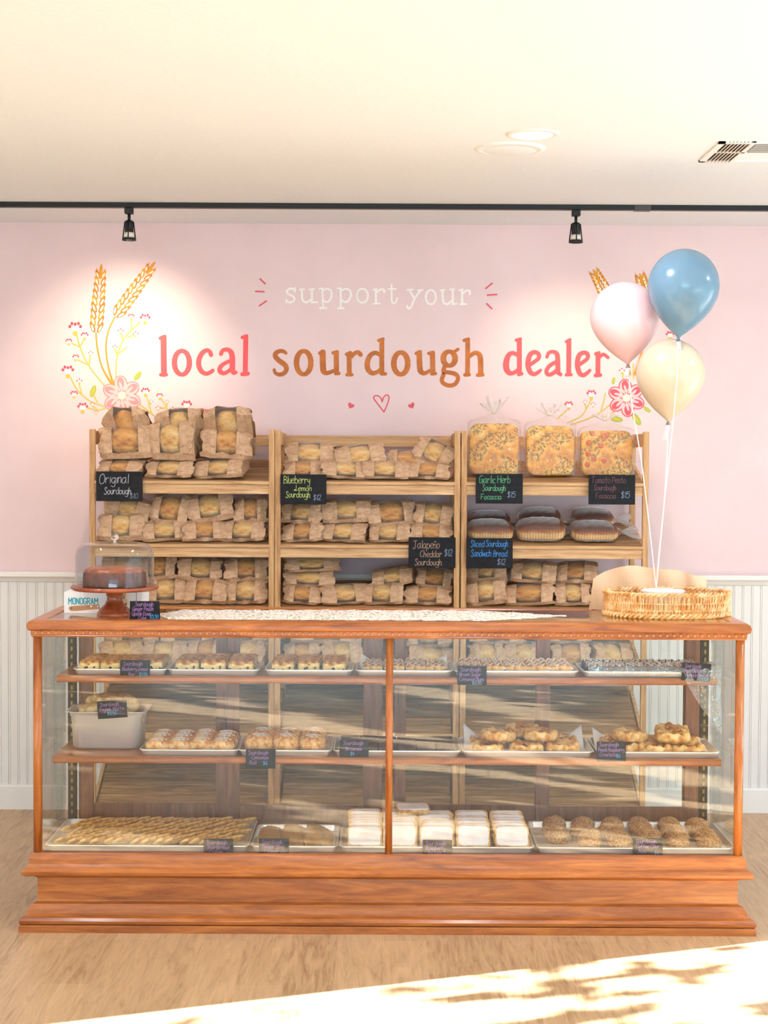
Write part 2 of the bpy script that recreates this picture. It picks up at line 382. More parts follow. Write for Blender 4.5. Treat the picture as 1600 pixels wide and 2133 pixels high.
# ---------------------------------------------------------------- the room
YW = 7.32; ZC = 2.684; XL = -3.6; XR = 3.2; YF = -9.0
def on_z(px, py, z):
    d = F_ + R_*((px-800)/FPX) + U_*((1066.5-py)/FPX)
    return Vector((0, 0, CZ)) + d*((z-CZ)/d.z)
struct('floor', MB().box2((XL, YF, -0.08), (XR, YW+0.1, 0)), M['floor'])
struct('ceiling', MB().box2((XL, YF, ZC), (XR, YW+0.1, ZC+0.1)), M['ceil'])
wall = struct('wall_back', MB().box2((XL, YW, 0), (XR, YW+0.1, ZC)), M['pink'])
struct('wall_left', MB().box2((XL-0.1, YF, 0), (XL, YW+0.1, ZC)), M['white_paint'])
mb = MB()
mb.box2((XL, YF-0.1, 0), (-3.0, YF, ZC)); mb.box2((3.0, YF-0.1, 0), (XR, YF, ZC)); mb.box2((-3.0, YF-0.1, 0), (3.0, YF, 0.25)); mb.box2((-3.0, YF-0.1, 2.6), (3.0, YF, ZC))
struct('wall_front', mb, M['white_paint'])
WY0, WY1 = 0.5, 6.12
mb = MB()
mb.box2((XR, YF, 0), (XR+0.12, WY0, ZC)); mb.box2((XR, WY1, 0), (XR+0.12, YW+0.1, ZC)); mb.box2((XR, WY0, 0), (XR+0.12, WY1, 0.12)); mb.box2((XR, WY0, 2.4), (XR+0.12, WY1, ZC))
struct('wall_right', mb, M['white_paint'])
wf = MB()
for yy in (WY0, 2.85, 4.5, WY1-0.04): wf.box2((XR+0.02, yy, 0.12), (XR+0.09, yy+0.05, 2.4))
wf.box2((XR+0.02, WY0, 0.12), (XR+0.09, WY1, 0.17)); wf.box2((XR+0.02, WY0, 2.35), (XR+0.09, WY1, 2.4))
w = struct('window_1', wf, M['trimw'])
# beadboard wainscot with real grooves, chair rail, baseboard
ZR = 1.065
xs = []; g = 0.0035; pitch = 0.042; x = XL
vs = []; 
while x < XR-pitch:
    vs += [(x, 0), (x+pitch-0.010, 0), (x+pitch-0.0085, 0.004), (x+pitch-0.007, 0), (x+pitch-0.0015, 0.0), (x+pitch, 0.004)]
    x += pitch
vs.append((XR, 0))
mb = MB(); n = len(vs)
mb.add([(a, YW-0.012+b, 0.1) for a, b in vs]+[(a, YW-0.012+b, ZR) for a, b in vs], [(i, i+1, n+i+1, n+i) for i in range(n-1)])
bead = struct('trim_1', mb, M['white_paint'])
prof = [(0, 1.092), (-0.042, 1.094), (-0.046, 1.090), (-0.046, 1.074), (-0.040, 1.068), (-0.030, 1.066), (-0.022, 1.050), (-0.014, 1.046), (0, 1.044)]
mb = MB(); mb.frame([[(X, YW+o, z) for o, z in prof] for X in (XL, XR)], False)
struct('trim_2', mb, M['trimw'])
mb = MB(); mb.frame([[(X, YW+o, z) for o, z in ((0, 0), (-0.024, 0), (-0.024, 0.105), (-0.018, 0.112), (0, 0.112))] for X in (XL, XR)], False)
struct('baseboard_back', mb, M['trimw'])

# ---- mural painted on the back wall
WYP = YW-0.0012
def wp(px, py): v = P(px, py, YW); return (v.x, v.z)
PXM = 7.32/FPX
INKD = [0]
def mur(mb, pts, wd, n=6, closed=False, smooth=True):
    """painted stroke given in photograph pixels"""
    q = [(p[0], p[1], (wd if not isinstance(wd, (list, tuple)) else wd[i])) for i, p in enumerate(pts)]
    if smooth and len(q) > 2: q = cr(q, n, closed)
    if closed: q = q+[q[0]]
    INKD[0] += 1
    mb.strip([wp(a, b) for a, b, _ in q], [max(0.0012, c*PXM) for _, _, c in q], WYP-INKD[0]*6e-6)
def paint(name, mb, m, label=None):
    o = mb.build(name, m, wall)
    if label: o['label'] = label
    return o
coral = plain('coral_paint', (236, 86, 92), 0.6); brownp = speck('caramel_paint', (178, 98, 34), (198, 114, 44), 20, 0.55); whitep = plain('white_lettering_paint', (246, 244, 240), 0.6)
rose = plain('rose_paint', (220, 84, 100), 0.6)
# letters traced as centre lines: each entry (stroke points, width) in a local enlarged frame
def letters(name, x0, y0, sc, strokes, m, label):
    INKD[0] = 0
    mb = MB()
    for pts, wd, *cl in strokes:
        if isinstance(pts[0], (int, float)):          # ellipse cx, cy, rx, ry, side width, top width
            cx, cy, rx, ry = pts
            q = [(cx+rx*math.cos(a), cy+ry*math.sin(a)) for a in [2*math.pi*k/20 for k in range(20)]]
            ws = [(wd[0]*abs(math.cos(2*math.pi*k/20))+wd[1]*(1-abs(math.cos(2*math.pi*k/20))))/sc for k in range(20)]
            mur(mb, [(x0+a/sc, y0+b/sc) for a, b in q], ws, 3, True)
        else:
            ws = [w/sc for w in wd] if isinstance(wd, (list, tuple)) else wd/sc
            mur(mb, [(x0+a/sc, y0+b/sc) for a, b in pts], ws)
    return paint(name, mb, m, label)
letters('painted_word', 320, 680, 7.619, [
 ([(158, 185), (165, 755)], 93), ([(108, 188), (178, 158)], 56), ([(112, 768), (204, 765)], 52),
 ((450, 575, 119, 188), (84, 66)),
 ([(912, 450), (890, 398), (838, 380), (770, 425), (722, 520), (718, 620), (762, 712), (835, 750), (900, 728), (940, 698)], [72, 66, 66, 76, 80, 80, 76, 66, 64, 60]),
 ([(1070, 438), (1095, 385), (1160, 366), (1222, 400), (1248, 480), (1250, 700)], [66, 64, 66, 80, 88, 90]), ([(1250, 690), (1272, 735), (1308, 728)], [80, 70, 54]),
 ([(1215, 548), (1130, 585), (1062, 642), (1052, 708), (1108, 742), (1170, 722), (1225, 678)], [60, 62, 70, 76, 68, 60, 60]),
 ([(1464, 170), (1455, 740)], 78), ([(1408, 175), (1478, 150)], 54), ([(1408, 758), (1496, 748)], 66)], coral, 'coral red lettering reading local')
letters('painted_word', 560, 690, 6.667, [
 ([(238, 305), (205, 280), (150, 276), (98, 305), (92, 350), (140, 405), (215, 460), (245, 510), (225, 572), (160, 602), (95, 582), (76, 535)], [46, 54, 58, 64, 68, 72, 72, 68, 62, 58, 50, 42]),
 ((485, 437, 100, 161), (76, 60)),
 ([(748, 295), (754, 510), (772, 568), (820, 580), (900, 550)], [84, 84, 76, 58, 52]), ([(710, 305), (762, 282)], 52), ([(938, 300), (940, 570)], 72), ([(893, 300), (952, 284)], 48), ([(930, 588), (974, 586)], 50),
 ([(1116, 320), (1118, 590)], 68), ([(1080, 320), (1132, 298)], 50), ([(1084, 606), (1155, 604)], 46), ([(1130, 372), (1190, 310), (1240, 292), (1274, 325)], [54, 58, 60, 66]),
 ([(1555, 335), (1482, 300), (1410, 335), (1370, 430), (1375, 520), (1430, 580), (1500, 570), (1555, 530)], [56, 60, 66, 74, 74, 66, 58, 54]), ([(1570, 140), (1570, 580)], 68), ([(1525, 128), (1588, 108)], 46), ([(1562, 590), (1618, 592)], 50),
 ((1833, 447, 97, 152), (78, 62)),
 ([(2090, 300), (2098, 510), (2122, 570), (2170, 582), (2243, 545)], [76, 78, 72, 56, 50]), ([(2048, 308), (2104, 284)], 50), ([(2273, 305), (2278, 575)], 72), ([(2222, 308), (2284, 292)], 46), ([(2264, 594), (2316, 588)], 46),
 ((2506, 380, 82, 98), (80, 56)), ([(2578, 285), (2628, 250)], 44), ([(2448, 480), (2428, 535), (2432, 580)], 60), ([(2428, 565), (2520, 575), (2602, 600), (2628, 660), (2585, 735), (2505, 755), (2424, 722), (2403, 675), (2428, 605)], 58),
 ([(2763, 145), (2761, 590)], 64), ([(2714, 128), (2774, 110)], 48), ([(2724, 606), (2783, 603)], 50), ([(2788, 352), (2850, 305), (2905, 310), (2938, 370), (2944, 590)], [50, 60, 66, 74, 76]), ([(2900, 610), (2972, 605)], 50)], brownp, 'caramel brown lettering reading sourdough')
letters('painted_word', 1040, 690, 6.667, [
 ([(262, 335), (190, 303), (130, 335), (98, 430), (100, 520), (140, 578), (200, 578), (258, 540)], [56, 58, 70, 84, 84, 70, 56, 54]), ([(280, 140), (280, 590)], 68), ([(236, 125), (295, 108)], 46), ([(270, 602), (314, 590)], 48),
 ([(432, 462), (515, 405), (550, 370), (545, 315), (492, 290), (432, 322), (402, 410), (402, 490), (432, 568), (486, 596), (540, 570), (574, 540)], [54, 54, 56, 60, 60, 68, 72, 72, 68, 58, 52, 42]),
 ([(662, 358), (687, 302), (745, 284), (798, 312), (812, 385), (815, 570)], [46, 50, 52, 64, 68, 70]), ([(815, 570), (850, 600)], 56), ([(785, 430), (712, 470), (662, 530), (660, 585), (702, 603), (760, 575), (800, 540)], 56),
 ([(968, 150), (965, 590)], 68), ([(930, 145), (985, 115)], 42), ([(930, 605), (1000, 602)], 44),
 ([(1118, 460), (1200, 402), (1230, 362), (1222, 312), (1170, 298), (1112, 332), (1087, 420), (1092, 510), (1122, 588), (1170, 610), (1220, 580), (1260, 542)], [54, 54, 56, 60, 60, 66, 72, 72, 66, 58, 52, 42]),
 ([(1372, 320), (1370, 600)], 66), ([(1340, 315), (1386, 300)], 48), ([(1336, 614), (1405, 608)], 52), ([(1390, 362), (1440, 322), (1470, 332), (1510, 365)], 46)], coral, 'coral red lettering reading dealer')
letters('painted_word', 580, 570, 7.273, [
 ([(252, 218), (250, 275)], 26), ([(245, 245), (190, 225), (132, 255), (138, 300), (190, 330), (240, 362), (235, 410), (180, 437), (125, 415)], 30), ([(118, 388), (121, 440)], 26),
 ([(355, 240), (360, 370), (390, 428), (440, 430), (490, 392)], 30), ([(325, 240), (388, 235)], 26), ([(506, 240), (508, 430)], 30), ([(465, 236), (540, 235)], 26), ([(500, 436), (588, 432)], 26),
 ([(666, 228), (675, 518)], 30), ([(620, 230), (682, 224)], 26), ([(632, 524), (724, 520)], 30), ([(690, 252), (740, 232), (795, 262), (802, 350), (762, 420), (710, 428), (685, 400)], 28),
 ([(940, 228), (945, 522)], 32), ([(895, 226), (948, 222)], 26), ([(905, 526), (990, 522)], 28), ([(965, 252), (1020, 230), (1085, 260), (1096, 340), (1050, 420), (990, 426), (960, 400)], 28),
 ((1272, 335, 84, 106), (30, 28)),
 ([(1475, 238), (1478, 450)], 34), ([(1440, 242), (1488, 234)], 28), ([(1440, 456), (1535, 452)], 26), ([(1492, 282), (1540, 242), (1588, 240), (1606, 282)], 30)], whitep, 'white lettering reading support')
letters('painted_word', 780, 570, 5.926, [
 ([(100, 190), (128, 215)], 20), ([(212, 132), (214, 330), (236, 364), (264, 350), (280, 300)], 22), ([(170, 190), (265, 188)], 20),
 ([(432, 202), (495, 312)], 24), ([(570, 205), (495, 312), (452, 412), (418, 430), (405, 398)], 24), ([(405, 200), (476, 196)], 20), ([(540, 206), (596, 200)], 20),
 ((697, 290, 62, 88), (24, 24)), ([(840, 206), (845, 320), (865, 365), (905, 375), (945, 342)], 26), ([(815, 206), (866, 203)], 22), ([(966, 200), (968, 370)], 26), ([(930, 196), (986, 192)], 22), ([(960, 376), (1016, 372)], 22),
 ([(1080, 202), (1085, 370)], 26), ([(1045, 206), (1092, 196)], 22), ([(1060, 379), (1130, 376)], 22), ([(1096, 242), (1140, 207), (1180, 217), (1176, 255)], 24)], whitep, 'white lettering reading your')
for a, b in (((542, 581), (552.5, 591)), ((532.6, 607), (550, 607.7)), ((540.5, 637), (555, 627)), ((1012, 601), (1025.5, 590)), ((1015.4, 614.8), (1034.8, 613.5)), ((1014, 632.5), (1024.7, 643))):
    mb = MB(); mur(mb, [a, b], 3.2); paint('painted_dash', mb, rose)
mb = MB(); X = lambda a: [(500+p/2.667, 550+q/2.667) for p, q in a]
mur(mb, X([(800, 822), (772, 785), (745, 750), (746, 735), (765, 731), (783, 745), (790, 766)]), 2.6); mur(mb, X([(790, 766), (800, 737), (817, 727), (828, 740), (822, 770), (800, 822)]), 2.6)
paint('painted_heart', mb, rose, 'large outlined rose heart')
for cx, sg in ((731, 1), (857.5, -1)):
    mb = MB(); pts = []
    for k in range(24):
        t = 2*math.pi*k/24; hx = 16*math.sin(t)**3; hz = 13*math.cos(t)-5*math.cos(2*t)-2*math.cos(3*t)-math.cos(4*t)
        a = R(28)*sg; pts.append((cx+(hx*math.cos(a)+hz*math.sin(a)*-1*-1)*0.44*1.0, 845-(hz*math.cos(a)-hx*math.sin(a))*0.44))
    q = [wp(*p) for p in pts]; mb.add([(a, WYP, b) for a, b in q], [tuple(range(24))]); paint('painted_heart', mb, rose, 'small filled rose heart')
gold = plain('wheat_gold_paint', (216, 146, 30), 0.6); ochre = plain('wheat_ochre_paint', (196, 112, 16), 0.6); cream = plain('cream_paint', (255, 238, 205), 0.6)
olive = plain('olive_stem_paint', (206, 184, 66), 0.6); green = plain('leaf_green_paint', (168, 184, 70), 0.6); pinkp = plain('petal_pink_paint', (234, 146, 150), 0.6); pale = plain('pale_petal_paint', (246, 196, 196), 0.6); redb = plain('berry_red_paint', (212, 70, 92), 0.6)
OFF = [0]
def pblob(mb, px, py, rx, rz, rot, mi=0, lift=0):
    OFF[0] += 1
    c = wp(px, py); mb.blob(c, rx*PXM, rz*PXM, WYP-0.0003-lift*0.0004-OFF[0]*2e-7, 12, rot, mi)
def ear(base, tip, stem, label):
    mb = MB(); bx, by = base; tx, ty = tip; L = math.hypot(tx-bx, ty-by); ux, uy = (tx-bx)/L, (ty-by)/L; a0 = math.atan2(-(ty-by), tx-bx)
    for k in range(9):
        t = 0.04+0.80*k/8; s = 1.0-0.45*max(0, t-0.35)
        for sd in (1, -1):
            cx = bx+ux*L*t+(-uy)*sd*8.0*s; cy = by+uy*L*t+ux*sd*8.0*s
            rot = a0-sd*R(24)
            pblob(mb, cx+ux*7, cy+uy*7, 12.5*s, 4.6*s, rot, 1 if (k+sd) % 3 else 0)
            pblob(mb, cx+ux*5, cy+uy*5, 7.2*s, 2.3*s, rot, 2, 1)
            INKD[0] += 1
            ex, ey = cx+ux*13+math.cos(rot)*10*s, cy+uy*13-math.sin(rot)*10*s
            mur(mb, [(cx+ux*12, cy+uy*12), (ex, ey)], [2.2, 0.7])
    pblob(mb, tx-ux*10, ty-uy*10, 16, 3.4, a0, 0)
    o = paint('painted_wheat', mb, [gold, ochre, cream], label)
    m2 = MB(); mur(m2, stem, [3.2]*(len(stem)-1)+[4.6]); m2.build('wheat_stem', gold, o)
ear((200, 694), (211, 556), [(200, 694), (203, 725), (213, 765), (234, 802)], 'left golden wheat ear standing nearly upright')
ear((240, 660), (320, 550), [(240, 660), (226, 690), (221, 725), (226, 765), (237, 802)], 'left golden wheat ear leaning right')
ear((1278, 640), (1238, 566), [(1278, 640), (1300, 700), (1312, 780)], 'right golden wheat ear tip above pink balloon')
ear((1352, 640), (1334, 575), [(1352, 640), (1340, 720), (1322, 780)], 'right golden wheat ear tip beside blue balloon')
def flower(cx, cy, r, label, m1):
    mb = MB(); OFF[0] = 0
    for k in range(6):
        a = R(90+60*k+6); x = cx+math.cos(a)*r*0.60; y = cy-math.sin(a)*r*0.60
        pblob(mb, x, y, r*0.46, r*0.37, a, 0); pblob(mb, x, y, r*0.40, r*0.31, a, 1, 1); pblob(mb, x+math.cos(a)*3, y-math.sin(a)*3, r*0.30, r*0.19, a, 0, 2); pblob(mb, x-math.cos(a)*5, y+math.sin(a)*5, r*0.26, r*0.07, a+0.2, 1, 3)
    for k in range(14):
        a = 2*math.pi*k/14; INKD[0] += 1; mur(mb, [(cx, cy), (cx+math.cos(a)*r*0.36, cy+math.sin(a)*r*0.36)], 1.6)
    n0 = len(mb.mi)
    pblob(mb, cx, cy, r*0.22, r*0.22, 0, 2, 4)
    o = paint('painted_flower', mb, [m1, pale, cream], label)
    return o
flower(254, 824, 40, 'pale pink six-petal flower on the left', pinkp); flower(1305, 829, 38, 'rose pink six-petal flower on the right', rose)
def sprig(lines, buds, leaves, label):
    OFF[0] = 0; INKD[0] = 0
    mb = MB()
    for l in lines: mur(mb, l, 2.4)
    for lf in leaves:
        x, y, L, a = lf[:4]
        pblob(mb, x, y, L*0.5, L*0.22, R(a), 1, 0); pblob(mb, x, y, L*0.34, L*0.09, R(a), 0, 1)
    o = paint('painted_sprig', mb, [olive, green], label)
    b = MB()
    for bd in buds:
        x, y, r = bd
        pblob(b, x, y+r*0.1, r*0.55, r*0.45, 0, 1, 1)
        k = 5 if r > 6 else 3
        for i in range(k):
            a = R(20+140*i/(k-1)); pblob(b, x+math.cos(a)*r*0.85, y-math.sin(a)*r*(0.75 if i % 2 else 0.5), r*0.21, r*0.24, 0, 0, 2)
        pblob(b, x, y+r*0.85, r*0.35, r*0.35, 0, 2, 2)
    b.build('painted_buds', [redb, whitep, olive], o)
Z = lambda pts: [(100+a/3.2, 520+b/3.2) for a, b in pts]
ZB = lambda pts: [(100+a/3.2, 520+b/3.2, r) for a, b, r in pts]
sprig([Z([(190, 560), (215, 650), (270, 770), (375, 905)]), Z([(215, 650), (160, 625)]), Z([(218, 640), (245, 595)]), Z([(270, 770), (200, 735)]), Z([(275, 765), (280, 715)])], ZB([(182, 520, 14), (245, 572, 8), (140, 612, 7), (185, 718, 7), (285, 690, 5)]), [], 'budding sprig rising left of the wheat')
sprig([Z([(150, 850), (200, 940), (290, 1015), (380, 1045)]), Z([(225, 965), (210, 900)]), Z([(330, 1020), (300, 960)])], ZB([(133, 808, 13), (210, 876, 6), (175, 962, 8)]), [(194, 815, 26, 70)], 'low curving budded sprig at far left')
sprig([Z([(390, 1055), (330, 1070), (260, 1052)]), Z([(330, 1068), (300, 1040)])], ZB([(232, 1050, 11), (298, 1030, 5), (322, 1084, 4)]), [(227, 873, 38, 42)], 'short sprig and leaf under the pale flower')
sprig([Z([(455, 850), (460, 720), (510, 590), (615, 485)]), Z([(555, 545), (560, 470)]), Z([(500, 610), (490, 560)]), Z([(530, 585), (575, 570)]), Z([(462, 700), (445, 660)]), Z([(462, 700), (520, 655)])], ZB([(648, 458, 11), (555, 446, 7), (485, 543, 6), (585, 562, 6), (446, 650, 5), (524, 653, 3)]), [(287, 783, 22, 50)], 'tall sprig with red buds right of the wheat')
sprig([Z([(615, 1035), (705, 1105)]), Z([(690, 1090), (655, 965)]), Z([(672, 1040), (686, 1015)]), Z([(565, 1065), (625, 1110)])], ZB([(650, 945, 9), (686, 1014, 4)]), [], 'small sprig just right of the pale flower')
sprig([Z([(752, 985), (790, 1050), (840, 1112)]), Z([(790, 1050), (795, 1020)]), Z([(785, 1055), (740, 1055)]), Z([(830, 1100), (835, 1070)])], ZB([(745, 975, 7), (795, 1014, 4), (735, 1055, 5), (832, 1065, 6)]), [], 'second small sprig right of the pale flower')
sprig([Z([(930, 1068), (980, 1120)])], ZB([(925, 1035, 11), (990, 1105, 5)]), [], 'single open bud above the left rack')
sprig([Z([(1068, 1110), (1070, 1125)])], ZB([(1066, 1088, 10)]), [], 'last bud at the tip of the left spray')
Y = lambda pts: [(1020+a/2.759, 500+b/2.759) for a, b in pts]
YB = lambda pts: [(1020+a/2.759, 500+b/2.759, r) for a, b, r in pts]
sprig([Y([(695, 945), (600, 1012), (465, 1062)]), Y([(745, 970), (650, 1025)]), Y([(640, 980), (655, 930), (665, 880)]), Y([(450, 1048), (530, 1008), (585, 915)]), Y([(388, 1028), (440, 980)]), Y([(555, 970), (545, 930)])], YB([(585, 885, 10), (455, 948, 9), (340, 990, 7), (595, 945, 5), (548, 930, 4), (440, 1018, 3)]), [(1284, 873, 28, -10)], 'long sprig stretching left from the rose flower')
sprig([Y([(770, 840), (765, 760)]), Y([(828, 800), (825, 712)])], YB([(760, 752, 6), (1038, 545, 9)]), [(1278, 793, 15, 80), (1326, 873, 30, -55), (1348, 853, 18, -35)], 'short stems and leaves round the rose flower')
# ---- ceiling things
def disc_z(px, py): return on_z(px, py, ZC)
c = disc_z(1110, 279)
glow = emit('lamp_glow', (255, 246, 235), 6.0)
def downlight(x, y, label, power=13):
    t = thing('recessed_downlight', label, 'light', (x, y, ZC))
    MB().lathe([(0.066, -0.001), (0.068, -0.006), (0.086, -0.004), (0.088, 0.0)], 40, cap=False).build('trim_ring', M['trimw'], t)
    MB().lathe([(0.0, -0.003), (0.067, -0.003)], 40, cap=False).build('lens', glow, t)
    l = lamp('downlight', 'AREA', (x, y, ZC-0.02), power, (0.92, 0.93, 1.0), (0, 0, -1), shape='DISK', size=0.13)
    l.parent = t; l.location = (0, 0, -0.02)
downlight(c.x, c.y, 'lit round recessed light in the white ceiling')
for dx, dy_, nm in ((-2.1, 0, 'at the left of the same row'), (2.0, 0, 'at the right of the same row'), (-2.1, -2.5, 'in the row behind the camera, left'), (0, -2.5, 'in the row behind the camera, middle'), (2.0, -2.5, 'in the row behind the camera, right')):
    downlight(c.x+dx, c.y+dy_, 'added recessed ceiling light outside the view, '+nm)  # unseen downlights added for more top light and contrast
c = disc_z(1063, 309)
t = thing('ceiling_cover_plate', 'round white blank cover plate beside the lit downlight', 'ceiling plate', (c.x, c.y, ZC))
MB().lathe([(0.0, -0.010), (0.085, -0.010), (0.095, -0.006), (0.097, -0.009), (0.118, -0.005), (0.122, 0.0)], 48, cap=False).build('plate', M['ceil'], t)
a = on_z(1461, 335, ZC); b = on_z(1501, 294, ZC)
x0, y0, y1 = a.x-0.01, b.y, a.y; ym = (y0+y1)/2
t = thing('ceiling_vent', 'white ceiling air vent with dark louvre slots at right', 'vent', (x0, y0, ZC))
dy = y1-y0; mb = MB()
mb.box2((0, 0, -0.006), (0.022, dy, 0)); mb.box2((0, 0, -0.006), (0.56, 0.02, 0)); mb.box2((0, dy-0.02, -0.006), (0.56, dy, 0)); mb.box2((0.54, 0, -0.006), (0.56, dy, 0)); mb.box2((0.022, dy/2-0.008, -0.005), (0.56, dy/2+0.008, 0)); mb.box2((0.112, 0, -0.005), (0.124, dy, 0))
mb.build('frame', M['trimw'], t)
mb = MB()
for k in range(7): mb.box((0.034+k*0.0125, dy/2, -0.004), (0.0025, dy, 0.010), 0, Euler((0, R(35), 0)))
mb.build('louvres', M['trimw'], t)
mb = MB()
for k in range(9): mb.box((0.333, 0.03+k*(dy/2-0.03)/9+dy*0.0, -0.005), (0.41, 0.016, 0.0015), 0, Euler((R(28), 0, 0)))
mb.build('rear_louvres', plain('grey_louvre', (196, 190, 186), 0.5), t)
MB().box2((0.02, 0.015, -0.0015), (0.114, dy-0.015, -0.0005)).build('duct_shade', plain('duct_shadow', (70, 56, 44), 0.8), t)  # dark sheet painted as the shade behind the louvres
# ---- track and two heads
YT = 6.74
a = P(0, 434, YT)
t = thing('lighting_track', 'long black lighting track along the white ceiling', 'track', (0, YT, ZC))
MB().box2((XL, -0.018, -0.021), (XR, 0.018, 0), 0.002).build('rail', M['black'], t)
cx = P(1338, 440, YT).x
MB().box2((cx-0.035, -0.020, -0.024), (cx+0.035, 0.020, -0.001), 0.002).build('joiner', plain('dark_grey_plastic', (64, 62, 64), 0.4), t)
def track_head(px, label, aim, power, col):
    x = P(px, 440, YT).x
    t = thing('track_spotlight', label, 'spotlight', (x, YT, ZC-0.021), group='track spotlights')
    z = lambda p: -(p-440)*0.00203
    MB().box2((-0.018, -0.016, z(453)), (0.018, 0.016, 0), 0.003).build('adapter', M['black'], t)
    MB().tube([(0, 0, z(452)), (0, 0, z(468))], 0.0065, 10).build('stem', M['black'], t)
    MB().lathe([(0.0, z(466)), (0.015, z(466)), (0.0175, z(470)), (0.0185, z(490)), (0.012, z(490))], 24).build('lamp_body', M['black'], t)
    mb = MB()
    for k in range(4):
        an = math.pi/4*(2*k)+0.0; ca, sa = math.cos(an), math.sin(an)
        mb.tube([(0.018*ca, 0.018*sa, z(468)), (0.027*ca, 0.027*sa, z(505))], 0.0028, 6)
    mb.lathe([(0.026, z(502)), (0.0285, z(502)), (0.030, z(507)), (0.0265, z(507)), (0.026, z(502))], 28, cap=False)
    mb.build('cage', M['black'], t)
    MB().lathe([(0.012, z(488)), (0.020, z(494)), (0.0235, z(500)), (0.0, z(503))], 20).build('bulb', plain('frosted_bulb', (238, 232, 220), 0.25), t)
    l = lamp('spot', 'SPOT', (0, 0, 0), power, col, Vector(aim)-Vector((x, YT, ZC-0.15)), spot_size=R(92), spot_blend=1.0, shadow_soft_size=0.02)
    l.parent = t; l.location = (0, 0, z(503)-0.012)
v = P(262, 770, YW); track_head(269, 'black track spotlight at left above the wheat mural', v, 36, (1.0, 0.78, 0.54))
v = P(1190, 850, YW); track_head(1200, 'black track spotlight at right above the word dealer', v, 19, (1.0, 0.78, 0.55))
# ---------------------------------------------------------------- display case
CX = 0.019; HW = 1.2176; Y0 = 5.44; Y1 = 5.96; ZT = 1.066           # carcass
case = thing('display_case', 'long antique oak and glass bakery display case on the plank floor', 'display case', (CX, Y0, 0))
def cp(name, mb, m, parent=case):
    return mb.build(name, m, parent)
DP = Y1-Y0
# base mouldings (out, z) from the floor up
mb = MB(); mb.rim([(0.040, 0.0), (0.040, 0.022), (0.036, 0.026)], 0, HW, 0, DP, cap0=True); cp('plinth', mb, M['case'])
mb = MB(); mb.rim([(0.030, 0.024), (0.038, 0.030), (0.040, 0.040), (0.034, 0.050), (0.022, 0.056), (0.016, 0.062), (0.012, 0.075), (0.002, 0.090), (-0.012, 0.096), (-0.014, 0.100)], 0, HW, 0, DP); cp('base_moulding', mb, M['case'])
mb = MB(); mb.rim([(-0.014, 0.092), (-0.014, 0.182)], 0, HW, 0, DP); cp('base_panel', mb, M['case'])
mb = MB(); mb.rim([(-0.014, 0.176), (-0.006, 0.182), (0.000, 0.186), (0.022, 0.190), (0.031, 0.196), (0.032, 0.206), (0.024, 0.216), (0.014, 0.222), (0.012, 0.226), (0.010, 0.230), (0.010, 0.246), (0.006, 0.262), (0.0, 0.266), (-0.012, 0.266), (-0.012, 0.260)], 0, HW, 0, DP); cp('ledge_moulding', mb, M['case'])
mb = MB(); mb.box2((-HW+0.004, 0.004, 0.235), (HW-0.004, DP-0.004, 0.263)); cp('deck', mb, M['door'])
# corner posts, mullion
for sx in (-1, 1):
    mb = MB(); x = sx*(HW-0.0155); mb.lathe([(0.0155, 0.262), (0.0155, 1.02)], 16, (x, 0.0155, 0)); cp('corner_post', mb, M['casev'])
xm = P(811, 1500, Y0).x-CX
mb = MB(); mb.lathe([(0.0125, 0.262), (0.0125, 1.02)], 16, (xm, 0.0125, 0)); cp('mullion', mb, M['casev'])
for sx in (-1, 1):
    mb = MB(); mb.box((sx*1.128, DP-0.012, 0.64), (0.050, 0.026, 0.77), 0.002); cp('rear_post', mb, M['door'])
# top frame
tp = [(-0.020, 1.008), (0.0, 1.008), (0.003, 1.012), (0.002, 1.015), (0.004, 1.017), (0.004, 1.029), (0.008, 1.031), (0.014, 1.035), (0.016, 1.041), (0.016, 1.050), (0.012, 1.059), (0.004, 1.065), (-0.006, 1.066), (-0.040, 1.066), (-0.042, 1.063), (-0.042, 1.045), (-0.020, 1.008)]
mb = MB(); mb.rim(tp, 0, HW, 0, DP); top = cp('top_frame', mb, M['case'])
mb = MB(); n = 104
for k in range(n): mb.ell((-HW+0.012+(2*HW-0.024)*k/(n-1), -0.0055, 1.023), (0.0048, 0.004, 0.0048), 8, 5)
cp('beading', mb, plain('gilded_bead', (204, 138, 70), 0.35), top)
mb = MB(); mb.box2((-HW+0.040, 0.040, 1.055), (HW-0.040, DP-0.040, 1.063)); cp('top_glass', mb, M['glass'])
# front and side panes
g0, g1 = 0.264, 1.010
mb = MB(); mb.box2((-HW+0.029, 0.012, g0), (xm-0.010, 0.016, g1)); cp('front_glass', mb, M['glass'])
mb = MB(); mb.box2((xm+0.010, 0.012, g0), (HW-0.029, 0.016, g1)); cp('front_glass', mb, M['glass'])
for sx in (-1, 1):
    mb = MB(); mb.box2((sx*(HW-0.017), 0.029, g0), (sx*(HW-0.013), DP-0.02, g1)); cp('side_glass', mb, M['glass'])
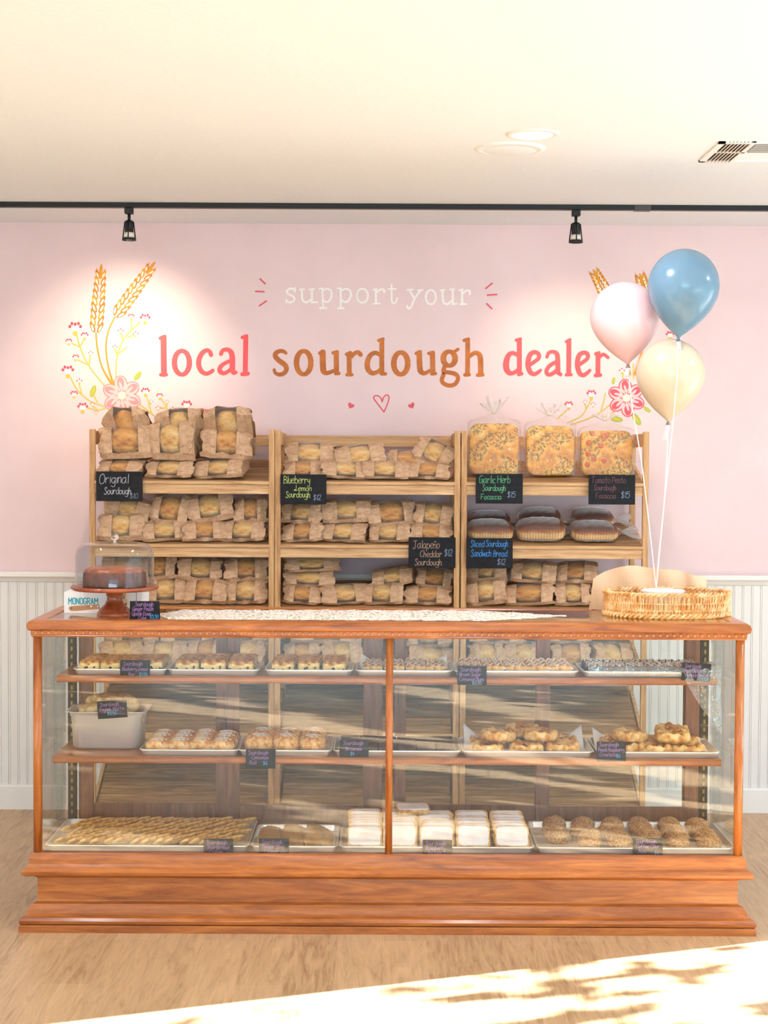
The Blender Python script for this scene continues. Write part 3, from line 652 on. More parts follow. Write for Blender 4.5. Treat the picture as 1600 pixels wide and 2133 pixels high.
# rear sliding doors: px of the left and right edges of each door at the rear plane
def door(pa, pb, y, wl, wr):
    xa = P(pa, 1500, Y0+y).x-CX; xb = P(pb, 1500, Y0+y).x-CX
    mb = MB(); mb.box2((xa, y-0.008, 0.275), (xa+wl, y+0.008, 1.008), 0.0015); mb.box2((xb-wr, y-0.008, 0.275), (xb, y+0.008, 1.008), 0.0015)
    mb.box2((xa+wl, y-0.007, 0.275), (xb-wr, y+0.007, 0.330), 0.001); mb.box2((xa+wl, y-0.007, 0.985), (xb-wr, y+0.007, 1.008), 0.001)
    o = cp('sliding_door', mb, M['door'])
    m2 = MB(); m2.box2((xa+wl-0.004, y-0.0015, 0.325), (xb-wr+0.004, y+0.0015, 0.99)); m2.build('door_glass', M['glass2'], o)
door(168, 478, DP-0.022, 0.048, 0.050); door(474, 797, DP-0.042, 0.046, 0.072)
door(822, 1140, DP-0.022, 0.042, 0.045); door(1117, 1456, DP-0.042, 0.050, 0.052)
# slotted standards, brackets, shelves
for sx in (-1, 1):
    mb = MB(); mb.box2((sx*1.162, DP-0.035, 0.266), (sx*1.192, DP-0.012, 1.005)); st = cp('shelf_standard', mb, M['dark_metal'])
    m2 = MB()
    for k in range(24): m2.box((sx*1.177, DP-0.0362, 0.30+k*0.029), (0.007, 0.004, 0.015))
    m2.build('slots', M['brass'], st)
SHELVES = []
for (zt, yf, px0, px1, py) in ((0.854, 5.595, 118, 1495, 1418), (0.581, 5.530, 110, 1503, 1588)):
    xa = P(px0, py, yf).x-CX; xb = P(px1, py, yf).x-CX
    mb = MB(); mb.frame([[(xa, yf-Y0+o, z), (xb, yf-Y0+o, z), (xb, DP-0.07, z), (xa, DP-0.07, z)] for o, z in ((0.006, zt-0.024), (0.0, zt-0.018), (0.0, zt-0.006), (0.005, zt))], False, 0, True, True)
    sh = cp('shelf', mb, M['case']); SHELVES.append((zt, yf))
    for sx in (-1, 1):
        m2 = MB(); xx = sx*1.166
        pts = cr([(xx, DP-0.04, zt-0.10), (xx-sx*0.004, DP-0.055, zt-0.055), (xx-sx*0.006, DP-0.10, zt-0.032), (xx-sx*0.006, DP-0.20, zt-0.026)], 6)
        m2.tube(pts, 0.006, 8); m2.tube([(xx, DP-0.04, zt-0.026), (xx-sx*0.006, DP-0.20, zt-0.026)], 0.005, 8)
        m2.tube(cr([(xx, DP-0.05, zt-0.06), (xx, DP-0.075, zt-0.062), (xx, DP-0.085, zt-0.045), (xx, DP-0.07, zt-0.038)], 4), 0.004, 6)
        m2.build('bracket', M['brass'], sh)
# ---------------------------------------------------------------- bread racks
YR = 6.885; YB_ = 7.262
RACKX = [(186, 572), (573, 959), (961.5, 1352)]
SH = [(1.520, 0.095), (1.247, 0.090), (0.976, 0.095), (0.700, 0.11), (0.430, 0.165), (0.120, 0.165)]   # front height, rise to the back
RNAME = ['left', 'middle', 'right']
def shelf_z(k, y): return SH[k][0]+(y-YR)*SH[k][1]/(YB_-YR)
for r, (pa, pb) in enumerate(RACKX):
    xa = P(pa, 950, YR).x; xb = P(pb, 950, YR).x; cx = (xa+xb)/2; hw = (xb-xa)/2
    t = thing('bread_rack', f'{RNAME[r]} of the three slatted wooden bread racks against the pink wall', 'bread rack', (cx, YR, 0))
    D = YB_-YR; pw = 0.0245
    for sx in (-1, 1):
        for y, zt in ((0.0, 1.740), (D-0.02, 1.728)):
            mb = MB(); mb.box2((sx*(hw-pw), y, 0), (sx*hw, y+0.022, zt), 0.0015); mb.build('post', M['rackv'], t)
        mb = MB(); mb.box2((sx*(hw-0.004), 0.022, 1.675), (sx*(hw-0.020), D-0.02, 1.733), 0.001)
        for k in range(6):
            z0, ri = SH[k]; mb.frame([[(X, 0.02, z0-0.05), (X, D, z0+ri-0.05), (X, D, z0+ri-0.012), (X, 0.02, z0-0.012)] for X in (sx*(hw-0.003), sx*(hw-0.017))], False, 0, True, True)
        mb.build('side_rail', M['rack'], t)
    mb = MB(); mb.box2((-hw+pw, D-0.012, 1.672), (hw-pw, D+0.004, 1.722), 0.001); mb.build('back_rail', M['rack'], t)
    for k in range(6):
        z0, ri = SH[k]; sl = math.atan2(ri, D); nb = 6; bw = math.hypot(ri, D-0.02)/nb
        mb = MB()
        for j in range(nb):
            s0 = 0.012+j*bw+bw/2
            mb.box((0, s0*math.cos(sl), z0+s0*math.sin(sl)-0.008), (2*hw-2*pw+0.004 if k < 4 else 2*hw-2*pw-0.012, bw-0.004, 0.012), 0.001, Euler((sl, 0, 0)))
        s = mb.build('slatted_shelf', M['plank'], t)
        mb = MB(); mb.box2((-hw+pw*0.9, 0.004, z0-0.056), (hw-pw*0.9, 0.018, z0-0.014), 0.001); mb.box2((-hw+pw*0.9, -0.002, z0-0.014), (hw-pw*0.9, 0.020, z0-0.001), 0.001)
        mb.build('front_lip', M['rack'], s)

# ---- kraft window bags
PROFILE = [(0.44, 0.0), (-0.44, 0.0), (-0.50, 0.24), (-0.36, 0.66), (-0.16, 0.95), (0.10, 1.0), (0.34, 0.84), (0.48, 0.42)]
def bag_proto(seed, crust, open_end):
    g = random.Random(seed)
    U, S = 20, 4
    NP = len(PROFILE); V = NP*S
    ph = [[g.uniform(0, 6.28), g.uniform(3, 9), g.uniform(0.010, 0.032)] for _ in range(NP*2)]
    lr = (0.40, 0.43, 0.455); lc = 0.455
    w0 = -0.23+g.uniform(-.03, .03); w1 = 0.20+g.uniform(-.03, .03)
    tl, tr = g.uniform(0.80, 0.98), g.uniform(0.86, 1.12)
    L = []
    for i in range(U+1):
        u = -0.5+i/U
        sc = 1.0
        if u < -0.22: sc = 1+(tl-1)*((-0.22-u)/0.28)
        if u > 0.22: sc = 1+(tr-1)*((u-0.22)/0.28)
        pr = []
        for k, (y, z) in enumerate(PROFILE):
            a, b = ph[2*k], ph[2*k+1]
            y2 = y+a[2]*math.sin(a[1]*2*u+a[0]); z2 = z*sc+b[2]*math.sin(b[1]*2*u+b[0])
            if u > 0.3 and open_end: y2 *= 1-0.55*(u-0.3)/0.2*(1 if z > 0.5 else 0.3)
            if u < -0.36: y2 *= 1-0.16*(-0.36-u)/0.14
            pr.append((y2, max(0.0, z2) if k > 1 else 0.0))
        loop = []
        for k in range(NP):
            (ya, za), (yb, zb) = pr[k], pr[(k+1) % NP]
            for q in range(S):
                t_ = q/S; y = ya+(yb-ya)*t_; z = za+(zb-za)*t_
                j = 0.006
                p = Vector((u+(0.028*math.sin(3*k+seed)+g.uniform(-.012, .012) if i in (0, U) else 0), y+g.uniform(-j, j), max(0.0, z+(g.uniform(-j, j) if k > 0 else 0))))
                if abs(u) < 0.39 and p.z > 0.2:                       # paper and film bulge over the loaf
                    e = math.sqrt(max(0.02, 1-(u/lr[0])**2)); yy, zz = p.y/(lr[1]*e*1.045), (p.z-lc)/(lr[2]*e*1.045); m = math.hypot(yy, zz)
                    if m < 1: p.y /= max(m, 0.5); p.z = lc+(p.z-lc)/max(m, 0.5)
                loop.append(p)
        L.append(loop)
    bag = MB(); film = MB(); vs = [p for l in L for p in l]; fb = []; ff = []
    for i in range(U):
        u = -0.5+(i+0.5)/U
        for k in range(V):
            k2 = (k+1) % V; f = (i*V+k, i*V+k2, (i+1)*V+k2, (i+1)*V+k)
            if w0 < u < w1 and 2*S <= k < 6*S-2: ff.append(f)
            else: fb.append(f)
    bag.add(vs, fb, False)
    ctr = sum(L[0], Vector())/V
    bag.add([ctr+Vector((0.03, 0, 0))]+L[0], [(0, 1+(k+1) % V, 1+k) for k in range(V)], False)
    if not open_end:
        ctr = sum(L[-1], Vector())/V; bag.add([ctr-Vector((0.04, 0, 0))]+L[-1], [(0, 1+k, 1+(k+1) % V) for k in range(V)], False)
    film.add(vs, ff, True)
    t = thing('bread_bag', 'kraft bag', 'bread bag')
    bag.build('paper_bag', M['kraft'], t); film.build('window_film', M['bagfilm'], t)
    p1, p2 = g.uniform(0, 6), g.uniform(0, 6)
    mb = MB(); mb.ell((0, 0.0, lc), lr, 28, 18, lambda d: 1+0.015*math.sin(7*d.x+p1+3*d.z)+0.015*math.sin(9*d.y+p2))
    mb.build('loaf', crust, t)
    return t
BAGS = [bag_proto(11+i, M['crust'] if i % 3 else M['crust2'], i % 2 == 0) for i in range(8)]
M['crust_a'] = M['crust']
SHN = ['top', 'second', 'third', 'fourth']
bi = [0]
def bag(r, k, row, i, n, px0, px1, pyt, pyb, D=6.9, ry=0, rz=0, rx=None, d=0.17, flip=None, extra=''):
    px0 = max(px0, RACKX[r][0]+14); px1 = min(px1, RACKX[r][1]-14); k_ = D/FPX; w = (px1-px0)*k_*0.94; h = (pyb-pyt)*k_
    ti = math.atan2(SH[k][1], YB_-YR) if rx is None else R(rx)
    f = P((px0+px1)/2, pyb, D)
    z = f.z if row != 'lower' else max(f.z, shelf_z(k, D)+0.001)
    if row == 'lower': z = shelf_z(k, D)+0.005
    h = max(0.06, (P(0, pyt, D+d*0.35).z - z)/ (math.cos(ti)) - d*0.42*math.sin(ti))
    loc = (f.x, D+d/2*math.cos(ti), z+d/2*math.sin(ti))
    rz += random.uniform(-11, 11); ry += random.uniform(-3.5, 3.5)
    p = BAGS[bi[0] % 8]; 
    if flip is None: flip = (bi[0] % 5) == 3
    bi[0] += 1
    kind = {0: 'sourdough', 1: 'sourdough', 2: 'sourdough'}[r]
    lab = f'kraft window bag of {kind}, {row} layer, {SHN[k]} shelf of {RNAME[r]} rack, {pos_word(i, n)}{extra}'
    place(p, loc, (ti, R(ry), R(rz)), (w*(-1 if flip else 1), d, h), lab, f'bread bags on the {SHN[k]} shelf of the {RNAME[r]} rack')
def row(r, k, rw, items, D, **kw):
    for i, it in enumerate(items):
        kk = dict(kw)
        if len(it) > 4: kk.update(it[4])
        bag(r, k, rw, i, len(items), *it[:4], D=kk.pop('D', D), **kk)
# left rack
row(0, 0, 'rear', [(232, 332, 866, 960, {'rx': 55}), (330, 432, 868, 960, {'rx': 55}), (432, 534, 868, 955, {'rx': 60})], 7.10, d=0.12)
row(0, 0, 'lower', [(202, 300, 956, 1003), (303, 410, 956, 1003), (404, 514, 954, 1003)], 6.90, d=0.18)
row(0, 0, 'upper', [(205, 322, 888, 957, {'ry': -4, 'rx': 24}), (312, 412, 880, 960, {'ry': 3, 'rx': 26}), (414, 524, 892, 957, {'rx': 24})], 6.93, d=0.12)
row(0, 1, 'lower', [(198, 300, 1068, 1136), (288, 388, 1084, 1136), (374, 468, 1083, 1136), (463, 560, 1083, 1136)], 6.90)
row(0, 1, 'upper', [(214, 312, 1036, 1092, {'ry': 8}), (310, 398, 1030, 1096, {'ry': 6}), (390, 490, 1026, 1088, {'ry': -8}), (486, 562, 1034, 1092)], 6.96, d=0.16)
row(0, 2, 'lower', [(205, 298, 1206, 1264), (296, 384, 1206, 1264), (378, 476, 1206, 1264), (468, 560, 1208, 1264)], 6.90)
row(0, 2, 'upper', [(205, 295, 1158, 1210), (290, 372, 1156, 1210, {'ry': -6}), (366, 462, 1160, 1212), (462, 560, 1160, 1212)], 6.96, d=0.16)
row(0, 3, 'lower', [(200, 296, 1336, 1400), (294, 388, 1336, 1400), (386, 474, 1334, 1400), (474, 566, 1334, 1400)], 6.90)
row(0, 3, 'upper', [(215, 330, 1290, 1342), (328, 446, 1288, 1344), (444, 562, 1290, 1342)], 6.96, d=0.16)
# middle rack
row(1, 0, 'lower', [(586, 672, 966, 1003), (662, 770, 968, 1003), (752, 856, 968, 1003), (848, 950, 972, 1003)], 6.90, d=0.18)
row(1, 0, 'upper', [(590, 698, 922, 970, {'ry': -2}), (694, 804, 926, 974, {'ry': -6}), (806, 890, 938, 976), (858, 950, 916, 972, {'ry': 24})], 6.97, d=0.16)
row(1, 1, 'lower', [(584, 678, 1088, 1136), (668, 768, 1088, 1136), (770, 860, 1090, 1136), (852, 950, 1096, 1136)], 6.90)
row(1, 1, 'upper', [(586, 676, 1044, 1092, {'ry': 3}), (668, 776, 1038, 1090, {'ry': -5}), (762, 866, 1040, 1098, {'ry': -7}), (862, 948, 1044, 1100, {'ry': 7})], 6.96, d=0.16)
row(1, 2, 'lower', [(580, 672, 1218, 1264), (662, 768, 1220, 1264), (756, 846, 1214, 1264), (842, 950, 1220, 1264)], 6.90)
row(1, 2, 'upper', [(586, 698, 1188, 1224, {'ry': 3}), (778, 868, 1184, 1222, {'ry': -8}), (866, 952, 1182, 1226, {'ry': 5})], 6.96, d=0.16)
row(1, 2, 'topmost', [(586, 706, 1166, 1192, {'ry': -3})], 6.97, d=0.15)
row(1, 3, 'lower', [(580, 668, 1338, 1400), (666, 756, 1338, 1400), (846, 946, 1346, 1400)], 6.90)
row(1, 3, 'upper', [(600, 750, 1290, 1342), (846, 944, 1300, 1350)], 6.96, d=0.16)
# right rack
row(2, 2, 'lower', [(974, 1064, 1203, 1264, {'ry': -8}), (1052, 1164, 1214, 1264), (1160, 1236, 1212, 1264), (1234, 1312, 1214, 1264)], 6.90)
row(2, 2, 'upper', [(976, 1064, 1160, 1212), (1066, 1166, 1166, 1216, {'ry': 4}), (1160, 1252, 1166, 1216, {'ry': -4})], 6.96, d=0.16)
row(2, 3, 'lower', [(970, 1054, 1338, 1400), (1052, 1138, 1338, 1400), (1150, 1236, 1338, 1400), (1234, 1316, 1338, 1400)], 6.90)
row(2, 3, 'upper', [(978, 1100, 1290, 1344), (1140, 1240, 1292, 1342)], 6.96, d=0.16)

# ---- focaccia in knotted clear bags
def ruffle(mb, base, rad, hgt, seed, flare=1.6):
    g = random.Random(seed); ph = g.uniform(0, 6)
    def fn(u, v):
        a = 2*math.pi*u; q = v**0.8
        r = rad*(0.35+flare*q)*(1+0.35*q*math.sin(6*a+ph)+0.2*q*math.sin(11*a+2*ph))
        return (base[0]+r*math.cos(a), base[1]+0.7*r*math.sin(a), base[2]+hgt*v*(1+0.25*math.sin(3*a+ph)))
    return mb.grid(fn, 44, 6)
def foc_mat(name, tom):
    t = NT(name); v = t.coord((1, 1, 1)); n = t.noise(v, 16, 6, 0.65)
    c = t.ramp(n, [(0.34, (176, 108, 24)), (0.5, (222, 154, 48)), (0.66, (238, 190, 92))])
    h = t.noise(v, 130, 2, 0.7, 0.2); m = t.math('GREATER_THAN', h, 0.52)
    p = t.noise(v, 14, 3); m = t.math('MULTIPLY', m, t.math('GREATER_THAN', p, 0.49))
    c = t.mix(t.math('MULTIPLY', m, 0.85), c, (96, 78, 30))
    if tom:
        q = t.noise(v, 9, 3, 0.6, 1.0); mm = t.math('MULTIPLY', t.math('GREATER_THAN', q, 0.56), 0.45); c = t.mix(mm, c, (120, 104, 44))
    return t.bsdf(c, 0.5, 0, 0.4, n, 0.5, 0.008)
fm1, fm2 = foc_mat('herb_focaccia', False), foc_mat('tomato_focaccia', True)
tie_m = plain('paper_tie', (232, 214, 170), 0.5)
for i, (p0, p1, pt, tp, nm, fm) in enumerate(((974, 1086, 888, 858, 'herb flecked focaccia beside the rack post, leftmost of three', fm1), (1094, 1203, 892, 868, 'herb flecked focaccia in the middle of three knotted bags', fm1), (1207, 1325, 902, 880, 'tomato topped focaccia, rightmost of three knotted bags', fm2))):
    D = 6.93; k = D/FPX; f = P((p0+p1)/2, 1000, D); w = (p1-p0)*k*0.97; h = (1000-pt)*k; th = 0.055
    z = shelf_z(0, D+0.03)+0.008
    t = thing('focaccia_bag', f'clear knotted bag of {nm}', 'bagged focaccia', (f.x, D+0.045, z), (R(-9), 0, R((-3, 2, 4)[i])), 'focaccia bags on the top shelf of the right rack')
    g = random.Random(50+i)
    ph = g.uniform(0, 6)
    mb = MB(); mb.ell((0, 0, h*0.49), (w*0.475, th*0.5, h*0.49), 44, 22, lambda d: 1+0.010*math.sin(14*d.x+ph)*math.cos(11*d.z)+0.008*math.sin(23*d.z+ph), p=0.30); mb.build('focaccia_slab', fm, t)
    if fm is fm2:
        tm = plain('roasted_tomato', (196, 92, 48), 0.35)
        for q in range(9):
            xx, zz = g.uniform(-.38, .40)*w, g.uniform(0.18, 0.90)*h
            MB().ell((xx, -th*0.5, zz), (0.012, 0.006, 0.012), 12, 8).build('roasted_tomato', tm, t)
    hh = h*1.03; ny = hh+0.035
    def prof(v):
        if v < 0.8: q = v/0.8; return (1.0, q*hh)
        q = (v-0.8)/0.2; return (1-0.93*q**0.7, hh+q*0.04)
    def fn(u, v, w=w, th=th, ph=ph, hh=hh):
        a = 2*math.pi*u; c, s = math.cos(a), math.sin(a); r, zz = prof(v)
        e = 0.35+0.6*(1-min(1, r))
        wr = 1+0.02*math.sin(17*a+5*zz*20+ph)+0.015*math.sin(40*zz+3*a)
        return (math.copysign(abs(c)**e, c)*w*0.505*r*wr, math.copysign(abs(s)**e, s)*(th*0.60*max(r, 0.15))*wr, zz)
    mb = MB(); mb.grid(fn, 64, 26); mb.build('film_bag', M['bagfilm'], t)
    mb = MB(); ruffle(mb, (0, 0, ny), 0.022, (898-tp)*k*0.7, 60+i, 1.7); mb.build('gathered_top', M['ruffle'], t)
    MB().tube([(0.009*math.cos(a), 0.009*math.sin(a), ny+0.002) for a in [2*math.pi*q/12 for q in range(12)]], 0.0022, 6, True).build('tie', tie_m, t)
# ---- sliced sandwich loaves in clear bags
def loaf_mat():
    t = NT('sandwich_loaf_crust'); tc = t.n('ShaderNodeTexCoord'); sp = t.n('ShaderNodeSeparateXYZ'); t.l(tc.outputs['Object'], sp.inputs[0])
    n = t.noise(t.coord((1, 1, 1)), 5, 5); f = t.math('ADD', sp.outputs[2], t.math('MULTIPLY', t.math('SUBTRACT', n, 0.5), 0.30))
    c = t.ramp(f, [(0.22, (240, 204, 150)), (0.46, (232, 184, 120)), (0.58, (176, 112, 66)), (0.74, (120, 72, 52)), (1.0, (88, 56, 48))])
    s = t.math('SINE', t.math('MULTIPLY', sp.outputs[0], 110.0)); s = t.math('GREATER_THAN', s, 0.82)
    c = t.mix(t.math('MULTIPLY', s, 0.6), c, (92, 54, 38))
    return t.bsdf(c, 0.55, 0, 0.35, n, 0.35, 0.02)
lm = loaf_mat(); M['loaffilm'] = clear('loaf_bag_film', (250, 250, 250), 0.06, 0.08, 1.3, 1.0, 9, 0.04, 0.06, (0.7, 2.2, 2.2))
def loaf_proto():
    t = thing('sandwich_loaf', 'x', 'bagged loaf')
    def body(u, v, k=1.0):
        x = -0.5+u; a = 2*math.pi*v
        e = max(0.04, 1-abs(x/0.5)**6)**0.5; top = 0.60+0.40*max(0, 1-(x/0.5)**2)**0.7
        c, s = math.cos(a), math.sin(a)
        y = math.copysign(abs(c)**0.4, c)*0.5*e; z = 0.46+(math.copysign(abs(s)**0.75, s)*(0.54*top if s > 0 else 0.46))*(0.4+0.6*e)
        gr = 1-0.008*(1 if math.sin(x*110) > 0.8 else 0)
        return (x*k, y*gr*k, 0.46+(z-0.46)*gr*k)
    mb = MB(); mb.grid(lambda u, v: body(u, v), 60, 30); mb.build('sliced_loaf', lm, t)
    def film(u, v):
        x, y, z = body(u, v, 1.05); q = max(0, u-0.84)/0.16
        w = 1+0.02*math.sin(30*u+9*v*6)
        return (x+0.10*q, y*w*(1-0.85*q), 0.42+(z-0.42)*w*(1-0.85*q))
    mb = MB(); mb.grid(film, 48, 30); mb.build('film_bag', M['loaffilm'], t)
    mb = MB(); g = random.Random(4)
    def tail(u, v):
        a = 2*math.pi*u; r = 0.06+0.26*v**0.8*(1+0.35*math.sin(5*a+1)+0.2*math.sin(9*a))
        return (0.60+0.30*v*(1+0.2*math.sin(4*a)), r*math.cos(a)*0.8, 0.42+r*math.sin(a)*1.1-0.1*v)
    mb.grid(tail, 40, 6); mb.build('bag_tail', M['ruffle'], t)
    return t
LP = loaf_proto()
for j, (rw, D, items) in enumerate((('rear', 7.10, ((976, 1066, 1064, 1118), (1082, 1172, 1056, 1120), (1192, 1282, 1056, 1116))), ('front', 6.915, ((974, 1072, 1082, 1134), (1078, 1182, 1078, 1135), (1190, 1292, 1084, 1135))))):
    for i, (p0, p1, pt, pb) in enumerate(items):
        k = D/FPX; ti = math.atan2(SH[1][1], YB_-YR); d = 0.15
        f = P((p0+p1)/2, pb, D); z = shelf_z(1, D)+0.006
        h = P(0, pt, D+d*0.4).z-z-d*0.4*math.sin(ti)
        place(LP, (f.x, D+d/2*math.cos(ti), z+d/2*math.sin(ti)), (ti, 0, R((4, -6, 5)[i])), ((p1-p0)*k*0.98, d, h), f'dark-topped sliced sandwich loaf in clear bag, {rw} row, {pos_word(i, 3)} on right rack', 'sandwich loaves on the right rack')

# ---- chalkboard signs
CHK = {'w': plain('white_chalk', (186, 185, 192), 0.8), 'y': plain('lime_chalk', (188, 202, 112), 0.8), 'g': plain('green_chalk', (92, 172, 122), 0.8), 'b': plain('blue_chalk', (58, 140, 214), 0.8), 'o': plain('tan_chalk', (176, 142, 120), 0.8),
       'm': plain('maroon_chalk', (112, 74, 84), 0.8), 'p': plain('violet_chalk', (150, 108, 164), 0.8), 'c': plain('pale_blue_chalk', (130, 146, 174), 0.8), 's': plain('sky_chalk', (66, 148, 204), 0.8), 'k': plain('faint_chalk', (112, 118, 134), 0.8)}
def sign(box, D, lines, label, rx=0, ry=0, rz=0, th=0.004, wd=1.0, tent=False, name='chalkboard_sign', grp=None):
    x0, y0, x1, y1 = box; k = D/FPX; c = P((x0+x1)/2, y1, D)
    w, h = (x1-x0)*k, (y1-y0)*k
    t = thing(name, label, 'sign', c, (R(rx), R(ry), R(rz)), grp)
    MB().box2((-w/2, 0, 0), (w/2, th, h), 0.0012).build('board', M['chalk'], t)
    if tent:
        mb = MB(); mb.frame([[(X, th, h), (X, th+0.003, h), (X, th+0.043, 0.0), (X, th+0.040, 0.0)] for X in (-w/2, w/2)], False, 0, True, True); mb.build('rear_flap', M['chalk'], t)
    cols = {}
    for (txt, px, py, cap, maxw, ck) in lines: cols.setdefault(ck, []).append((txt, px, py, cap, maxw))
    for ck, L in cols.items():
        mb = MB()
        for (txt, px, py, cap, maxw) in L:
            write(mb, txt, (px-(x0+x1)/2)*k, (y1-py)*k, cap*k, -0.0004, wd*k, maxw=maxw*k)
        mb.build('price' if all(l[0].startswith('$') for l in L) else 'chalk_lettering', CHK[ck], t)
    return t
G1 = 'chalkboard signs on the bread racks'
sign((200, 982, 297, 1044), 6.868, [('Original', 207, 1006, 19, 60, 'w'), ('Sourdough', 217, 1029, 13.5, 56, 'w'), ('$10', 271, 1038, 11, 17, 'k')], 'chalkboard sign reading Original Sourdough on the left rack', grp=G1)
sign((584, 988, 680, 1050), 6.868, [('Blueberry', 591, 1007, 15.5, 54, 'y'), ('Lemon', 613, 1022, 11, 36, 'y'), ('Sourdough', 595, 1036, 12, 51, 'y'), ('$12', 653, 1041, 11, 17, 'c')], 'chalkboard sign reading Blueberry Lemon Sourdough on the middle rack', grp=G1)
sign((851, 1119, 949, 1183), 6.868, [('Jalapen~o', 860, 1142, 16, 55, 'o'), ('Cheddar', 875, 1160, 13, 45, 'o'), ('Sourdough', 864, 1177, 12.5, 56, 'o'), ('$12', 926, 1158, 14, 16, 'c')], 'chalkboard sign reading Jalapeno Cheddar Sourdough on the middle rack', grp=G1)
sign((991, 987, 1089, 1049), 6.862, [('Garlic Herb', 998, 1006, 15, 66, 'g'), ('Sourdough', 1005, 1022, 12, 48, 'g'), ('Focaccia', 1002, 1040, 11, 42, 'g'), ('$15', 1057, 1036, 12, 16, 'c')], 'chalkboard sign reading Garlic Herb Sourdough Focaccia on the right rack', grp=G1)
sign((1226, 989, 1323, 1051), 6.862, [('Tomato Pesto', 1232, 1006, 13, 72, 'm'), ('Sourdough', 1237, 1021, 11, 46, 'm'), ('Focaccia', 1241, 1038, 11, 42, 'm'), ('$15', 1294, 1037, 13, 17, 'c')], 'chalkboard sign reading Tomato Pesto Sourdough Focaccia in faint maroon', grp=G1)
sign((971, 1121, 1068, 1184), 6.862, [('Sliced', 980, 1139, 13, 28, 'b'), ('Sourdough', 1012, 1138, 13, 46, 'b'), ('Sandwich', 981, 1159, 14, 42, 'b'), ('Bread', 1028, 1159, 13, 28, 'b'), ('$12', 1036, 1176, 12, 17, 'c')], 'chalkboard sign with blue writing reading Sliced Sourdough Sandwich Bread', grp=G1)
# ---------------------------------------------------------------- trays and pastries in the case
def rr(w, d, r, z, n=5):
    pts = []
    for cx, cy, a0 in ((w/2-r, d/2-r, 0), (-w/2+r, d/2-r, 90), (-w/2+r, -d/2+r, 180), (w/2-r, -d/2+r, 270)):
        for k in range(n+1):
            a = R(a0+90*k/n); pts.append((cx+r*math.cos(a), cy+r*math.sin(a), z))
    return pts
TRAYG = 'aluminium baking trays in the display case'
class Tray: pass
def tray(px0, px1, pyc, D, depth, z, label, h=0.022):
    k = D/FPX; w = (px1-px0)*k; a = P((px0+px1)/2, pyc, D)
    s = 0.012; r = 0.022
    L = [rr(w-2*s, depth-2*s, r*0.7, 0), rr(w-0.006, depth-0.006, r, h-0.003), rr(w, depth, r, h-0.003), rr(w, depth, r, h), rr(w-0.008, depth-0.008, r, h+0.001), rr(w-0.012, depth-0.012, r, h-0.002), rr(w-2*s-0.004, depth-2*s-0.004, r*0.7, 0.002)]
    mb = MB(); mb.frame(L, False, 0, True, True)
    t = Tray(); t.x, t.y, t.z, t.w, t.d, t.h = a.x, D+depth/2, z, w, depth, h
    o = mb.build('baking_tray', M['alu'], None, (t.x, t.y, t.z)); tag(o, label, 'tray', TRAYG); t.o = o
    return t
ROWN = {1: ['front'], 2: ['front', 'back'], 3: ['front', 'middle', 'back'], 4: ['front', 'second', 'third', 'back'], 5: ['front', 'second', 'third', 'fourth', 'back'], 6: ['front', 'second', 'third', 'fourth', 'fifth', 'back'], 7: ['front', 'second', 'third', 'fourth', 'fifth', 'sixth', 'back']}
def fill(t, proto, nx, ny, desc, where, grp, sz=(1, 1, 1), jit=0.003, rot=4, mar=(0.022, 0.022), tilt=0, z0=0.003, skip=(), stag=0.0, rotz0=0, dzr=0.0, y0=None):
    protos = proto if isinstance(proto, list) else [proto]
    W_, D_ = t.w-2*mar[0], t.d-2*mar[1]
    for j in range(ny):
        for i in range(nx):
            if (i, j) in skip: continue
            x = t.x-W_/2+W_*(i+0.5)/nx+(stag if j % 2 else 0); y = t.y-D_/2+D_*(j+0.5)/ny
            g = random.uniform
            lab = f'{desc}, {ROWN[ny][j]} row of {where}, {pos_word(i, nx)}'
            place(protos[(i*3+j*5+int(g(0, 9))) % len(protos)], (x+g(-jit, jit), y+g(-jit, jit), t.z+z0+dzr*g(0, 1)), (R(tilt)+R(g(-1, 1)), 0, R(rotz0+g(-rot, rot))), tuple(q*g(0.96, 1.04) for q in sz), lab, grp)
def lump(seed, amp, f=6):
    g = random.Random(seed); p = [g.uniform(0, 6.28) for _ in range(6)]
    return lambda d: 1+amp*(math.sin(f*d.x+p[0])*math.cos(f*d.y+p[1])+0.6*math.sin(1.9*f*d.y+p[2]+2*d.z)+0.5*math.sin(2.3*f*d.x+p[3]-3*d.z))
crumb = speck('yellow_cake', (226, 186, 110), (244, 214, 150), 60, 0.75, bstr=0.4, bdist=0.003)
ctop = speck('brown_crumb_topping', (158, 92, 40), (206, 142, 74), 70, 0.7, bstr=0.9, bdist=0.006, c3=(226, 172, 104))
berry = plain('blueberry', (44, 34, 66), 0.35); dough = speck('baked_dough', (182, 110, 52), (222, 160, 92), 40, 0.5, bstr=0.3, bdist=0.004, c3=(236, 190, 128))
ice = plain('white_icing', (246, 240, 236), 0.35); choco = speck('chocolate_cake', (52, 30, 26), (78, 46, 38), 60, 0.55, bstr=0.5, bdist=0.004)
brownie = speck('brownie', (58, 34, 28), (88, 54, 44), 50, 0.6, bstr=0.6, bdist=0.004); filling = speck('dark_fruit_filling', (66, 26, 22), (112, 50, 36), 50, 0.3)
gold_p = speck('golden_pastry', (190, 118, 46), (224, 164, 84), 35, 0.5, bstr=0.4, bdist=0.005, c3=(240, 200, 136))
cook = speck('golden_cookie', (192, 126, 48), (222, 164, 78), 40, 0.6, bstr=0.3, bdist=0.003, c3=(232, 186, 108)); tan = speck('tan_cookie', (150, 102, 42), (180, 130, 62), 40, 0.65, bstr=0.3, bdist=0.003)
